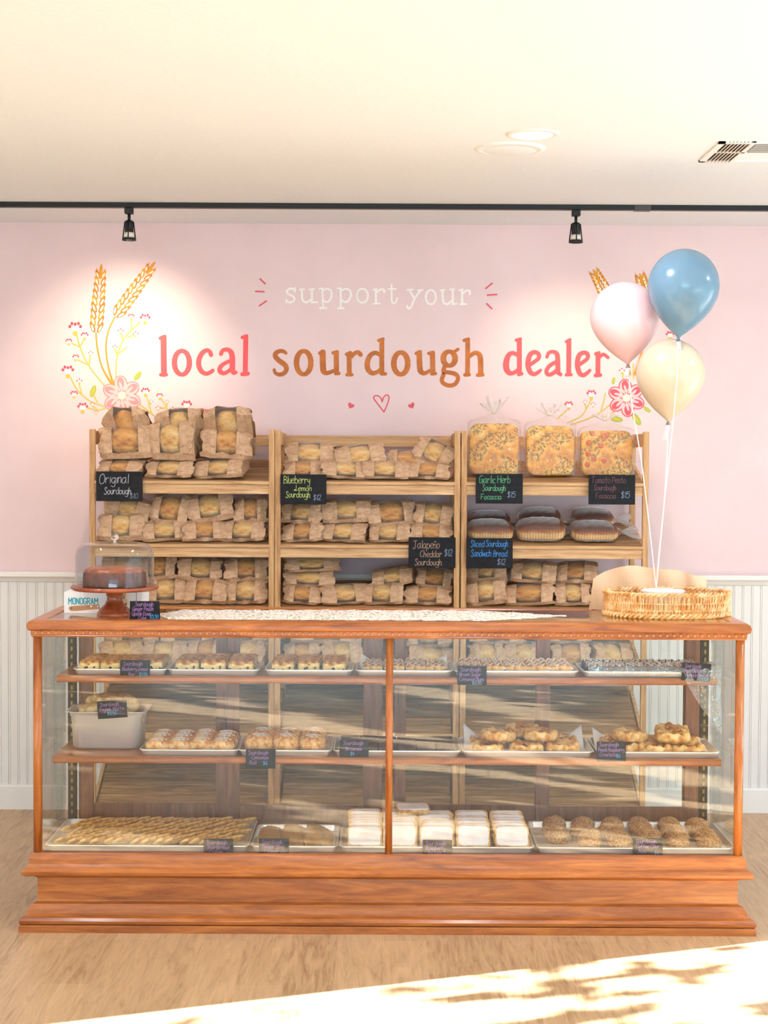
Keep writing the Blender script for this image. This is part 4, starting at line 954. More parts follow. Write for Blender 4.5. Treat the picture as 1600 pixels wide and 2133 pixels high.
pinkice = speck('pale_pink_icing', (246, 226, 224), (250, 240, 238), 30, 0.45, bstr=0.15, bdist=0.003); muff = speck('english_muffin_crust', (206, 160, 96), (238, 206, 150), 25, 0.6, bstr=0.2, bdist=0.003, c3=(246, 224, 178))
strs = speck('crumb_streusel', (150, 96, 52), (194, 138, 82), 160, 0.7, bstr=0.8, bdist=0.006, c3=(218, 168, 110))
parch = plain('parchment', (238, 236, 236), 0.6)
def lumpy_block(w, d, h, seed, amp=0.03, p=0.35): 
    mb = MB(); mb.ell((0, 0, h/2), (w/2, d/2, h/2), 26, 14, lump(seed, amp, 5), p=p); return mb
def blue_bar(seed):
    g = random.Random(seed); w, d, h = 0.072, 0.076, 0.042
    t = thing('blueberry_bar', 'x', 'pastry')
    lumpy_block(w, d, h, seed, 0.012, 0.22).build('cake', crumb, t)
    mb = MB(); mb.ell((0, 0, h*0.93), (w*0.50, d*0.50, 0.009), 24, 8, lump(seed+3, 0.05, 7), p=0.4); mb.build('crumb_topping', ctop, t)
    for q in range(5):
        r = g.uniform(0.004, 0.0058); MB().ell((g.uniform(-.42, .42)*w, -d*0.485, g.uniform(0.18, 0.72)*h), (r, 0.003, r), 10, 6).build('blueberry', berry, t)
    MB().ell((w*0.49, g.uniform(-.3, .3)*d, 0.4*h), (0.003, 0.006, 0.006), 10, 6).build('blueberry', berry, t)
    return t
BB = [blue_bar(i) for i in (1, 2, 3)]
def drizzle(surf, w, d, n, r, seed, ang=0.0, ext=1.0):
    g = random.Random(seed); mb = MB(); pts = []
    for k in range(n+1):
        u = -1+2*k/n; v = (1 if k % 2 else -1)*g.uniform(0.75, 1.0)*ext
        x = u*w*0.47; y = v*d*0.48
        x, y = x*math.cos(ang)-y*math.sin(ang)*w/d, y*math.cos(ang)+x*math.sin(ang)*d/w
        pts.append((max(-w*.5, min(w*.5, x)), max(-d*.52, min(d*.52, y))))
    pts = cr(pts, 6)
    mb.tube([(x, y, surf(x, y)+r*0.3) for x, y in pts], r, 6); return mb
def iced_bar(name, w, d, h, m, seed, n=9, r=0.0022, p=0.35):
    t = thing(name, 'x', 'pastry'); lumpy_block(w, d, h, seed, 0.02, p).build('cake', m, t)
    def surf(x, y):
        e = max(abs(x)/(w/2), abs(y)/(d/2)); return h*(1.0 if e < 0.8 else 1-0.9*((e-0.8)/0.24)**1.6)
    drizzle(surf, w*1.0, d*1.0, n, r, seed+5).build('icing', ice, t)
    return t
CB = [iced_bar('cinnamon_bar', 0.080, 0.072, 0.036, dough, s, 6, 0.0026) for s in (21, 22)]
KB = [iced_bar('chocolate_bar', 0.070, 0.074, 0.036, choco, s, 6, 0.0022) for s in (31, 32)]
def roll(seed, rad, h):
    t = thing('cinnamon_roll', 'x', 'pastry'); g = random.Random(seed); ph = g.uniform(0, 6)
    def f(d):
        rr_ = math.hypot(d.x, d.y); a = math.atan2(d.y, d.x)
        return 1+(0.05*math.sin(a+ph-rr_*17) if d.z > -0.2 else 0)
    mb = MB(); mb.ell((0, 0, h*0.46), (rad, rad, h*0.54), 40, 22, f, p=0.75); mb.build('rolled_dough', dough, t)
    def surf(x, y):
        q = min(1, math.hypot(x, y)/rad); return h*0.46+h*0.54*(max(0, 1-q**2.4))**0.5
    drizzle(surf, rad*1.9, rad*1.9, 10, 0.0020, seed+3, 0.3).build('icing', ice, t)
    drizzle(surf, rad*1.8, rad*1.8, 7, 0.0018, seed+9, 1.3).build('icing', ice, t)
    return t
RL = [roll(s, 0.044, 0.050) for s in (41, 42)]; RB = [roll(s, 0.060, 0.060) for s in (43, 44)]
def brown(seed):
    mb = lumpy_block(0.068, 0.076, 0.026, seed, 0.010, 0.16); o = mb.build('brownie', brownie); return tag(o, 'x', 'pastry')
BR = [brown(5), brown(6)]
def crost(seed):
    g = random.Random(seed); ph = g.uniform(0, 6); t = thing('crostata', 'x', 'pastry'); R0_ = 0.062
    prof = [(0.0, 0.002), (0.9, 0.0), (1.0, 0.008), (1.02, 0.018), (0.95, 0.030), (0.80, 0.034), (0.64, 0.028), (0.56, 0.020)]
    n = 48; loops = []
    for j, (r, z) in enumerate(prof):
        lp = []
        for k in range(n):
            a = 2*math.pi*k/n; m = 1+0.05*math.sin(3*a+ph)+0.025*math.sin(7*a+2*ph)+(0.03*math.sin(9*a+ph) if j > 3 else 0)
            lp.append((r*R0_*m*math.cos(a), r*R0_*m*math.sin(a), z*(1+0.09*math.sin(9*a+ph+0.4*j)+0.08*math.sin(4*a))))
        loops.append(lp)
    mb = MB(); mb.frame(loops, True); mb.build('crust', gold_p, t)
    mb = MB(); mb.ell((0, 0, 0.017), (R0_*0.66, R0_*0.66, 0.011), 24, 8, lump(seed, 0.10, 6)); mb.build('fruit_filling', filling, t)
    for q in range(3):
        a = ph+2.1*q; MB().ell((0.02*math.cos(a), 0.02*math.sin(a), 0.026), (0.015, 0.009, 0.004), 12, 6, lump(seed+q, 0.05)).build('fruit_slice', gold_p, t)
    return t
CS = [crost(s) for s in (51, 52, 53)]
def cookie(seed):
    g = random.Random(seed)
    mb = MB(); mb.ell((0, 0, 0.006), (0.066, 0.027, 0.007), 28, 10, lump(seed, 0.04, 4), p=0.8); return tag(mb.build('oval_cookie', cook), 'x', 'cookie')
OC = [cookie(s) for s in (61, 62, 63)]
def scal(seed):
    mb = MB(); n = 60; L = []
    for r, z in ((0.0, 0), (0.92, 0), (1.0, 0.006), (0.94, 0.011), (0.6, 0.014), (0.0, 0.015)):
        L.append([(r*0.052*(1+(0.045*math.cos(20*2*math.pi*k/n) if r > 0.5 else 0))*math.cos(2*math.pi*k/n), r*0.052*(1+(0.045*math.cos(20*2*math.pi*k/n) if r > 0.5 else 0))*math.sin(2*math.pi*k/n), z) for k in range(n)])
    mb.frame(L, True); return tag(mb.build('scalloped_cookie', tan), 'x', 'cookie')
SCK = scal(1)
def tart(seed):
    t = thing('toaster_pastry', 'x', 'pastry'); w, h, th = 0.120, 0.078, 0.019
    mb = MB(); mb.ell((0, 0, h/2), (w/2, th/2, h/2), 32, 16, lump(seed, 0.012, 6), p=0.25); mb.build('pastry_shell', gold_p, t)
    mb = MB(); mb.ell((0, -th*0.36, h*0.52), (w*0.455, th*0.32, h*0.45), 32, 14, lump(seed+2, 0.02, 6), p=0.3); mb.build('icing', pinkice, t)
    return t
PT = [tart(71), tart(72)]
def bun(seed):
    mb = MB(); g = random.Random(seed); bmp = [(g.uniform(-1, 1), g.uniform(-1, 1), g.uniform(0, 1)) for _ in range(60)]
    bmp = [Vector(b).normalized() for b in bmp]
    def f(d):
        m = 1.0
        q = d.normalized()
        for b in bmp:
            e = q.dot(b)
            if e > 0.965: m += 0.035*(e-0.965)/0.035
        return m
    mb.ell((0, 0, 0.016), (0.042, 0.042, 0.030), 56, 28, f); 
    mb.v = [(x, y, max(0, z)) for x, y, z in mb.v]
    return tag(mb.build('crumb_bun', strs), 'x', 'pastry')
BN = [bun(81), bun(82)]
def muffin():
    t = tag(MB().lathe([(0.0, 0.0), (0.036, 0.0), (0.044, 0.006), (0.046, 0.014), (0.044, 0.022), (0.036, 0.029), (0.0, 0.031)], 32).build('english_muffin', muff), 'x', 'muffin'); return t
MF = muffin()
def liner(t, label, corners):
    """parchment sheet whose corners stand up out of the tray"""
    W_, D_ = t.w-0.032, t.d-0.03
    def fn(u, v):
        x = (u-0.5)*W_; y = (v-0.5)*D_; z = 0.004
        for cu, cv, hh in corners:
            q = max(0, 1-math.hypot((u-cu)*W_, (v-cv)*D_)/0.085); z += hh*q
        return (x, y, z+0.0008*math.sin(30*u+20*v))
    o = MB().grid(fn, 26, 20).build('parchment_sheet', parch, None, (t.x, t.y, t.z)); tag(o, label, 'baking paper')
z1, z2, zd = 0.8545, 0.5815, 0.2635
# upper shelf
D1 = 5.606
t = tray(150, 348, 1400, D1, 0.24, z1, 'small aluminium tray of blueberry bars at the left end of the upper shelf')
liner(t, 'white parchment under the blueberry bars in the leftmost upper tray', [(0, 0.1, 0.028), (1, 0, 0.026)])
fill(t, BB, 4, 3, 'crumb-topped blueberry bar', 'the leftmost upper tray', 'blueberry bars in the leftmost upper tray')
t = tray(347, 541, 1404, D1, 0.24, z1, 'aluminium tray of blueberry bars, second from left on the upper shelf')
liner(t, 'white parchment under the blueberry bars in the second upper tray', [(0, 0.6, 0.03), (1, 0, 0.03)])
fill(t, BB, 3, 3, 'wide blueberry bar', 'the second upper tray from left', 'blueberry bars in the second upper tray', (1.22, 1, 1.05))
t = tray(550, 736, 1402, D1, 0.24, z1, 'aluminium tray of blueberry bars, third from left on the upper shelf')
fill(t, BB, 3, 3, 'yellow blueberry bar', 'the third upper tray from left', 'blueberry bars in the third upper tray', (1.12, 1, 1.0))
t = tray(740, 945, 1406, D1, 0.24, z1, 'aluminium tray of iced cinnamon bars behind the mullion on the upper shelf')
liner(t, 'white parchment with raised corners in the fourth upper tray', [(0, 1, 0.05), (1, 1, 0.05), (0, 0, 0.03), (1, 0, 0.025)])
fill(t, CB, 4, 3, 'lightly iced cinnamon bar', 'the tray behind the mullion', 'cinnamon bars behind the mullion', (0.9, 0.95, 0.95))
t = tray(945, 1208, 1410, D1, 0.24, z1, 'wide aluminium tray of zigzag-iced cinnamon bars right of the mullion')
fill(t, CB, 5, 3, 'zigzag-iced bar', 'the tray right of the mullion', 'cinnamon bars in the wide upper tray')
tc = tray(1213, 1480, 1412, D1, 0.24, z1, 'wide aluminium tray of dark chocolate bars at the right end of the upper shelf')
fill(tc, KB, 6, 3, 'dark chocolate bar with white drizzle', 'the rightmost upper tray', 'chocolate bars in the rightmost upper tray')
# plastic wrap over the chocolate bars, hanging over the shelf edge at its right end
def wr(u, v):
    px = 1225+275*u; base = P(px, 1400, D1); x = base.x
    hang = 0.012+0.20*max(0, (u-0.72)/0.28)**0.8 if u > 0.72 else 0.012
    s = v*(0.16+hang)
    rip = 0.004*math.sin(26*u+9*v)+0.003*math.sin(61*u-5*v)
    if s < 0.13: y = 5.72-s; z = z1+0.043+rip
    elif s < 0.16: q = (s-0.13)/0.03; y = 5.59-0.004*q; z = z1+0.043-0.022*q+rip
    else: y = 5.586+rip*0.6-0.006*(s-0.16)/0.2; z = z1+0.021-(s-0.16)
    return (x+0.02*max(0, s-0.16)*math.sin(9*v), y, z)
tag(MB().grid(wr, 60, 40).build('plastic_wrap', M['wrap']), 'clear plastic wrap over the chocolate bars, hanging off the upper shelf at right', 'plastic wrap')
# lower shelf
D2 = 5.545
kp = 5.65/FPX; a = P(218.5, 1500, 5.65); pw_, pd_, ph_ = 163*kp, 0.185, 0.134
mb = MB(); mb.frame([rr(pw_-0.05, pd_-0.04, 0.03, 0), rr(pw_-0.034, pd_-0.026, 0.035, 0.008), rr(pw_-0.022, pd_-0.016, 0.035, ph_-0.02), rr(pw_-0.014, pd_-0.010, 0.035, ph_-0.016), rr(pw_-0.012, pd_-0.008, 0.035, ph_-0.003), rr(pw_+0.012, pd_+0.010, 0.02, ph_), rr(pw_+0.012, pd_+0.010, 0.02, ph_+0.002), rr(pw_-0.016, pd_-0.012, 0.035, ph_), rr(pw_-0.026, pd_-0.02, 0.035, ph_-0.02), rr(pw_-0.040, pd_-0.034, 0.03, 0.006)], True, 0, True, True)
pan = tag(mb.build('steel_pan', M['steel'], None, (a.x, 5.65+pd_/2, z2)), 'deep stainless steel pan of muffins at the left of the lower shelf', 'pan')
py_ = 5.65+pd_/2
for q, (x, y, z, rx, ry) in enumerate(((-0.06, -0.02, ph_-0.012, 8, -10), (0.035, -0.03, ph_-0.02, 6, 6), (-0.045, 0.035, ph_+0.012, -20, -14), (0.055, 0.03, ph_+0.006, 14, 30), (-0.005, 0.0, ph_+0.018, 10, 8), (-0.075, 0.02, ph_-0.03, 0, 12), (0.08, -0.02, ph_-0.04, 4, 20), (0.0, 0.04, ph_-0.045, 0, 0))):
    place(MF, (a.x+x, py_+y, z2+z), (R(rx), R(ry), 0), (1, 1, 1), 'pale round english muffin, ' + ('front left at the rim of the steel pan', 'front, half behind the card on the steel pan', 'topmost at the left of the steel pan', 'leaning at the right end of the steel pan', 'top centre just behind the card on the pan', 'low against the left wall of the steel pan', 'low against the right wall of the steel pan', 'deepest at the back of the steel pan')[q], 'english muffins in the steel pan')
t = tray(288, 498, 1580, D2, 0.29, z2, 'aluminium tray of small iced cinnamon rolls beside the steel pan')
fill(t, RL, 4, 3, 'small iced cinnamon roll', 'the tray beside the steel pan', 'small cinnamon rolls')
t = tray(495, 692, 1583, D2, 0.29, z2, 'aluminium tray of large glazed cinnamon rolls, second on the lower shelf')
fill(t, RB, 3, 2, 'large glazed cinnamon roll', 'the second lower tray from left', 'large cinnamon rolls', (0.86, 1.02, 1))
t = tray(693, 962, 1575, D2, 0.29, z2, 'wide aluminium tray of dark brownies behind the mullion on the lower shelf')
fill(t, BR, 6, 3, 'dark square brownie', 'the brownie tray', 'brownies on the lower shelf', (0.98, 1.04, 1), 0.0015, 2)
td = tray(962, 1240, 1577, D2, 0.29, z2, 'wide aluminium tray of crostatas right of the brownies')
te = tray(1222, 1502, 1575, D2-0.004, 0.285, z2, 'wide aluminium tray of peach raspberry crostatas at the right end') if False else tray(1243, 1502, 1575, D2, 0.29, z2, 'wide aluminium tray of crostatas at the right end of the lower shelf')
for t, nm, cards in ((td, 'the crostata tray right of the brownies', [(0, 0.9, 0.075), (1, 0.95, 0.07), (0, 0, 0.01)]), (te, 'the rightmost lower tray', [(0, 0.95, 0.06), (1, 1, 0.01)])):
    liner(t, f'white parchment with standing corners under {nm}', cards)
    fill(t, CS, 3, 2, 'golden folded crostata', nm, 'crostatas in ' + nm, (0.98, 0.98, 1), 0.006, 180, (0.03, 0.02))
    for i, (fx, fy) in enumerate(((-0.22, -0.08), (0.12, -0.02), (0.0, 0.30)) if t is td else ((-0.20, -0.04), (0.16, -0.10), (0.20, 0.28))):
        place(CS[i], (t.x+fx*t.w, t.y+fy*t.d, t.z+0.040), (R(-3+i*3), R(4-3*i), R(40*i)), (1, 1, 1.05), f'crostata on top of the others in {nm}, ' + ('front left', 'front right', 'back')[i], 'crostatas in ' + nm)
# bottom deck
D3 = 5.468
t = tray(90, 520, 1775, D3, 0.40, zd, 'large aluminium tray of overlapping oval cookies at the left of the bottom deck')
for j in range(4):
    for i in range(14):
        x = t.x-t.w/2+0.075+0.043*i+0.018*(j % 2)+random.uniform(-.007, .007); y = t.y-t.d/2+0.072+0.086*j+random.uniform(-.009, .009)
        place(OC[(i+2*j) % 3], (x, y, t.z+0.020), (R(-40+random.uniform(-5, 5)), R(random.uniform(-3, 3)), R(44+random.uniform(-6, 6))), (1, 1, 1), f'oval cookie, {ROWN[4][j]} row of the large bottom-left tray, {pos_word(i, 14)}', 'oval cookies on the bottom deck')
t = tray(521, 704, 1778, D3, 0.33, zd, 'small aluminium tray of scalloped cookies on the bottom deck')
for i in range(3):
    for j in range(6):
        if i == 0 and j > 4: continue
        place(SCK, (t.x+(-0.085+0.082*i), t.y-0.10+0.036*j, t.z+0.006+0.003*i+0.0*j), (R(24), 0, R(17*i+9*j)), (1, 1, 1), f'tan scalloped cookie, {pos_word(i, 3)} column of the small bottom tray, {("front", "second", "third", "fourth", "fifth", "back")[j]} one', 'scalloped cookies on the bottom deck')
t = tray(705, 1116, 1778, D3, 0.38, zd, 'aluminium tray of white-iced toaster pastries at the centre of the bottom deck')
for i in range(5):
    for j in range(7):
        x = t.x-t.w/2+0.085+i*0.128+random.uniform(-.004, .004); y = t.y-t.d/2+0.050+j*0.042
        place(PT[(i+j) % 2], (x, y, t.z+0.006), (R(-28-random.uniform(0, 5)), 0, R(random.uniform(-4, 4))), (1, 1, random.uniform(0.98, 1.06)), f'white-iced toaster pastry, {pos_word(i, 5)} column of the centre bottom tray, {ROWN[7][j]} one', 'toaster pastries on the bottom deck')
place(PT[0], (P(862, 1712, 5.72).x, 5.70, t.z+0.088), (R(-84), 0, R(5)), (1, 1, 1), 'white-iced toaster pastry lying flat on top of the others', 'toaster pastries on the bottom deck')
t = tray(1117, 1536, 1778, D3, 0.40, zd, 'large aluminium tray of crumb buns at the right of the bottom deck')
fill(t, BN, 6, 4, 'round crumb-coated bun', 'the large bottom-right tray', 'crumb buns on the bottom deck', (1.02, 1.0, 1.1), 0.006, 180, (0.03, 0.02), stag=0.012, skip=((0, 0),))
# cards
G2 = 'small chalk cards in the display case'
S_ = 'small_card'
sign((250, 1375, 312, 1413), 5.600, [('Sourdough', 256, 1386, 7.5, 48, 'p'), ('Blueberry Lemon', 254, 1397, 7.5, 54, 'p'), ('Bar', 268, 1408, 7, 18, 'p'), ('$3.50', 290, 1408, 7, 16, 's')], 'dark chalk card reading Sourdough Blueberry Lemon Bar', wd=0.9, name='price_card', grp=G2, rx=-5)
sign((953, 1387, 1014, 1427), 5.588, [('Sourdough', 959, 1398, 8, 42, 'p'), ('Brown Sugar', 957, 1408, 7.5, 46, 'p'), ('Cinnamon Buns', 957, 1418, 7.5, 52, 'p'), ('$3.50', 984, 1425.5, 7, 22, 'c')], 'dark chalk card reading Sourdough Brown Sugar Cinnamon Buns', wd=0.9, name='price_card', grp=G2)
sign((1419, 1381, 1480, 1419), 5.588, [('Sourdough', 1425, 1391, 8, 34, 'p'), ('Dark Chocolate', 1424, 1401, 7.5, 46, 'p'), ('Pumpkin Bread', 1428, 1410, 7.5, 46, 'p'), ('$3.50', 1456, 1417.5, 6, 17, 's')], 'dark chalk card at the right end of the chocolate bars', wd=0.9, name='price_card', grp=G2, ry=3)
sign((204, 1459, 266, 1496), 5.636, [('Sourdough', 210, 1470, 7.5, 40, 'p'), ('English Muffin', 209, 1480, 7.5, 52, 'p'), ('$3.50', 224, 1489, 7, 22, 's')], 'dark chalk card leaning on the steel pan of muffins', wd=0.9, name='price_card', grp=G2, ry=-4)
sign((512, 1560, 574, 1601), 5.522, [('Sourdough', 517, 1571, 8, 42, 'p'), ('Cinnamon', 524, 1581, 7.5, 38, 'p'), ('Roll', 520, 1592, 8, 18, 'p'), ('$6', 548, 1593, 8, 12, 's')], 'dark chalk card reading Sourdough Cinnamon Roll', wd=0.9, name='price_card', grp=G2)
sign((707, 1542, 768, 1582), 5.536, [('Sourdough', 715, 1551, 8, 42, 'p'), ('Brownies', 720, 1563, 7.5, 36, 'p'), ('$4', 730, 1573, 6.5, 12, 's')], 'dark chalk card reading Sourdough Brownies', wd=0.9, name='price_card', grp=G2)
sign((1243, 1545, 1304, 1586), 5.522, [('Sourdough', 1248, 1554, 7.5, 42, 'p'), ('Peach Raspberry', 1246, 1565, 7.5, 55, 'p'), ('Crostata', 1249, 1575, 7.5, 36, 'p'), ('$6', 1284, 1578, 7.5, 11, 's')], 'dark chalk card reading Sourdough Peach Raspberry Crostata', wd=0.9, name='price_card', grp=G2)
for bx, L2, L3, pr, nm in (((424, 1747, 486, 1786), 'Shortbread', 'Cookies', '$3', 'dark chalk card in front of the oval cookies'), ((539, 1746, 602, 1786), 'Ginger Snap', 'Cookies', '$3', 'dark chalk card in front of the scalloped cookies'), ((880, 1749, 942, 1785), 'Raspberry', 'Pop Tarts', '$5', 'dark chalk card in front of the toaster pastries'), ((1318, 1745, 1381, 1786), 'Coffee Cake', 'Buns', '$4', 'dark chalk card in front of the crumb buns')):
    x, y = bx[0], bx[1]
    sign(bx, 5.462, [('Sourdough', x+6, y+11, 8, 44, 'p'), (L2, x+7, y+21, 7.5, 48, 'p'), (L3, x+12, y+31, 7.5, 28, 'p'), (pr, x+46, y+35, 7, 12, 's')], nm, wd=0.9, name='price_card', grp=G2)
# ---------------------------------------------------------------- things on top of the case
def spot_on(px, py, z=ZT): return on_z(px, py, z)
# lace runners
def lace_mat():
    t = NT('white_lace'); v = t.coord((1, 1, 1))
    w = t.n('ShaderNodeTexVoronoi', feature='DISTANCE_TO_EDGE'); w.inputs['Scale'].default_value = 60; t.l(v, w.inputs['Vector'])
    hole = t.math('GREATER_THAN', w.outputs['Distance'], 0.20)
    b = t.n('ShaderNodeBsdfDiffuse'); b.inputs[0].default_value = lin((232, 225, 214)); tr = t.n('ShaderNodeBsdfTransparent')
    ms = t.n('ShaderNodeMixShader'); t.l(t.math('MULTIPLY', hole, 0.8), ms.inputs[0]); t.l(b.outputs[0], ms.inputs[1]); t.l(tr.outputs[0], ms.inputs[2]); t.l(ms.outputs[0], t.out.inputs[0]); return t.m
lace = lace_mat()
def runner(px0, px1, tapl, tapr, z, label):
    yf, yb = 5.475, 5.835; ym = 5.66
    xa = P(px0, 1284, ym).x; xb = P(px1, 1284, ym).x
    def fn(u, v):
        x = xa+(xb-xa)*u; k = 1.0
        if tapl and x-xa < tapl: k = 0.05+0.95*(x-xa)/tapl
        if tapr and xb-x < tapr: k = min(k, 0.05+0.95*(xb-x)/tapr)
        sc = 0.008*abs(math.sin(u*(xb-xa)*60))
        h0 = (yf-ym)*k; h1 = (yb-ym)*k
        y = ym+h0+(h1-h0)*v
        if v < 0.03: y += -sc
        if v > 0.97: y += sc
        return (x, y, z+0.0015+0.0012*math.sin(70*x)*math.sin(60*y))
    tag(MB().grid(fn, 240, 34).build('lace_runner', lace), label, 'lace runner', 'lace runners on the case')
runner(328, 645, 0.07, 0, ZT-0.002, 'white lace runner lying on the glass top, left of two')
runner(632, 1180, 0, 0.30, ZT-0.0005, 'white lace runner with tapered right end, right of two')
# cake stand, cake, dome
S = spot_on(239, 1276); S.y = 5.62; S.x = P(239, 1276, 5.62).x
kk = S.y/FPX; zg = ZT-0.003
cherry = wood('cake_stand_wood', [(104, 44, 24), (140, 66, 38), (164, 84, 50), (180, 100, 62)], (6, 6, 6), 1.4, 0.25, 0.5, 1.0, 0.03, coat=0.4)
zp = P(239, 1224, S.y).z-zg
t = thing('cake_stand', 'turned reddish wooden pedestal cake stand on the glass case top', 'cake stand', (S.x, S.y, zg))
MB().lathe([(0.0, 0.0), (0.061, 0.0), (0.063, 0.006), (0.061, 0.013), (0.056, 0.016), (0.055, 0.022), (0.046, 0.030), (0.034, 0.042), (0.027, 0.056), (0.026, 0.068), (0.030, 0.074), (0.029, 0.079), (0.044, 0.086), (0.052, 0.090)], 48).build('pedestal', cherry, t)
MB().lathe([(0.0, zp-0.012), (0.07, zp-0.012), (0.146, zp-0.007), (0.153, zp-0.002), (0.154, zp+0.004), (0.150, zp+0.008), (0.145, zp+0.006), (0.0, zp+0.005)], 64).build('plate', cherry, t)
zc = zg+zp+0.0055
t = thing('bundt_cake', 'dark ring cake with caramel glaze under the glass dome', 'cake', (S.x, S.y, zc))
n = 72
def ring(prof, amp):
    return [[(r*(1+amp*math.cos(16*2*math.pi*k/n)*(1 if r > 0.03 else 0))*math.cos(2*math.pi*k/n), r*(1+amp*math.cos(16*2*math.pi*k/n)*(1 if r > 0.03 else 0))*math.sin(2*math.pi*k/n), z) for k in range(n)] for r, z in prof]
mb = MB(); mb.frame(ring([(0.02, 0.0), (0.108, 0.0), (0.111, 0.008), (0.110, 0.045), (0.102, 0.058), (0.085, 0.064), (0.05, 0.063), (0.028, 0.052), (0.02, 0.0)], 0.018), True); mb.build('cake', speck('dark_cake', (92, 46, 34), (124, 68, 50), 40, 0.5, bstr=0.3), t)
mb = MB(); mb.frame(ring([(0.107, 0.046), (0.104, 0.0595), (0.085, 0.067), (0.05, 0.066), (0.027, 0.055)], 0.022), True); mb.build('caramel_glaze', speck('caramel_glaze', (150, 72, 32), (186, 100, 50), 30, 0.3), t)
t = thing('glass_dome', 'clear glass cake dome with round knob covering the dark cake', 'glass dome', (S.x, S.y, zc+0.0005))
rd = 163/2*kk; zt = P(239, 1130, S.y).z-zc
mb = MB(); prof = [(rd, 0.0), (rd+0.001, 0.004), (rd, 0.01), (rd, zt-0.040), (rd-0.006, zt-0.020), (rd-0.020, zt-0.006), (rd-0.045, zt-0.001), (0.02, zt+0.001), (0.0, zt+0.001)]
mb.lathe(prof, 64, cap=False); mb.lathe([(max(0, r-0.003), z-(0.003 if z > zt-0.03 else 0)) for r, z in prof], 64, cap=False); mb.build('dome', M['domeglass'], t)
kg = NT('knob_glass'); kb = kg.bsdf((255, 255, 255), 0.02, Transmission_Weight=1.0, IOR=1.45)
MB().lathe([(0.006, zt+0.001), (0.005, zt+0.006), (0.011, zt+0.010), (0.015, zt+0.018), (0.013, zt+0.026), (0.007, zt+0.031), (0.0, zt+0.032)], 20).build('knob', kb, t)
# cartons
cw = plain('white_card', (240, 238, 240), 0.45); teal = plain('teal_print', (28, 158, 172), 0.5)
D = 5.70; k = D/FPX; a = P(178, 1280, D); w, h = 90*k, 45*k
t = thing('carton', 'white carton with teal lettering and a wooden knife handle picture, beside the cake stand', 'carton', (a.x, D, zg), group='white cartons')
MB().box((0, 0.06, h/2), (w, 0.12, h), 0.0012).build('box', cw, t)
BL = {'M': "0 0,0 7,2.5 3,5 7,5 0", 'O': "1 0,0 1,0 6,1 7,3 7,4 6,4 1,3 0,1 0", 'N': "0 0,0 7,4 0,4 7", 'G': "4 6,3 7,1 7,0 6,0 1,1 0,3 0,4 1,4 3,2.5 3", 'R': "0 0,0 7,3 7,4 6,4 4.5,3 3.5,0 3.5,2 3.5,4 0", 'A': "0 0,2 7,4 0,3.3 2.2,0.7 2.2"}
mb = MB(); xx = 0; sz = 12.5/7*k; y = -0.0006
for ch in 'MONOGRAM':
    pts = [tuple(float(q) for q in p.split()) for p in BL[ch].split(',')]
    pts = [((143-178)*k+(xx+p)*sz*0.72, (1280-1260.5)*k+q*sz) for p, q in pts]
    for s0, s1 in zip(pts, pts[1:]): mb.strip([s0, s1], 2.0*k, y); y -= 3e-6
    xx += max(float(p.split()[0]) for p in BL[ch].split(','))+1.9
mb.build('printed_lettering', teal, t)
mb = MB(); mb.add([((px-178)*k, -0.0006, (1280-py)*k) for px, py in ((143, 1270), (145, 1266), (150, 1264.5), (207, 1261), (209, 1270), (160, 1275), (147, 1275))], [tuple(range(7))]); mb.build('printed_handle', plain('printed_wood', (188, 132, 92), 0.5), t)
mb = MB()
for px in (190, 204): mb.blob(((px-178)*k, (1280-1265.3)*k), 2*k, 2*k, -0.0010)
mb.build('printed_rivet', cw, t)
MB().blob(((149-178)*k, (1280-1269)*k), 1.2*k, 1.2*k, -0.0010).build('printed_hole', M['black'], t)
D = 5.72; k = D/FPX; a = P(280, 1282, D)
t = thing('carton', 'plain white carton behind the pedestal and the small dark card', 'carton', (a.x, D, zg), (0, 0, R(-6)), group='white cartons')
MB().box((0, 0.05, 26*k), (33*k, 0.10, 52*k), 0.0012).build('box', cw, t)
MB().box2((3.6*k, -0.0006, 1*k), (4.6*k, 0.001, 51*k)).build('flap_seam', plain('grey_seam', (90, 100, 124), 0.6), t)
sign((270, 1252, 331, 1292), 5.500, [('Sourdough', 281, 1262, 8, 38, 'p'), ('Ginger Peach', 276, 1272, 8, 44, 'p'), ('Upside Down', 275, 1282, 7.5, 40, 'p'), ('Cake', 288, 1290, 6.5, 17, 'p'), ('$5.50', 312, 1288, 7.5, 18, 's')], 'dark tent card in front of the wooden cake stand', rx=-8, rz=2, wd=0.95, tent=True, name='price_card', grp=G2)
# basket
D = 5.735; kb_ = D/FPX; c = P(1389, 1260, D); hw, hd = 129*kb_, 0.148; hz = P(1389, 1233, D).z-zg
wick = speck('wicker', (214, 150, 84), (238, 184, 122), 30, 0.5, c3=(248, 208, 156)); bz = zg
t = thing('wicker_basket', 'oval woven wicker basket at the right end of the case top', 'basket', (c.x, D, bz))
mb = MB()
def oval(a, o=0.0): return ((hw+o)*math.cos(a), (hd+o)*math.sin(a))
N = 216
for q in range(N):
    a = 2*math.pi*q/N; s = 1 if q % 2 else -1; j = random.uniform(-0.01, 0.01)
    pts = [(*oval(a+j*v*3, 0.003*s*math.sin(v*9.4)+0.004*(v-0.5)), 0.008+(hz-0.012)*v) for v in (0, .15, .3, .5, .7, .85, 1)]
    mb.tube(pts, 0.0028, 5, cap=False)
for v in (0.28, 0.62):
    mb.tube([(*oval(2*math.pi*q/80, 0.003*(1 if q % 2 else -1)), 0.008+(hz-0.012)*v) for q in range(80)], 0.0030, 6, True)
mb.build('woven_wall', wick, t)
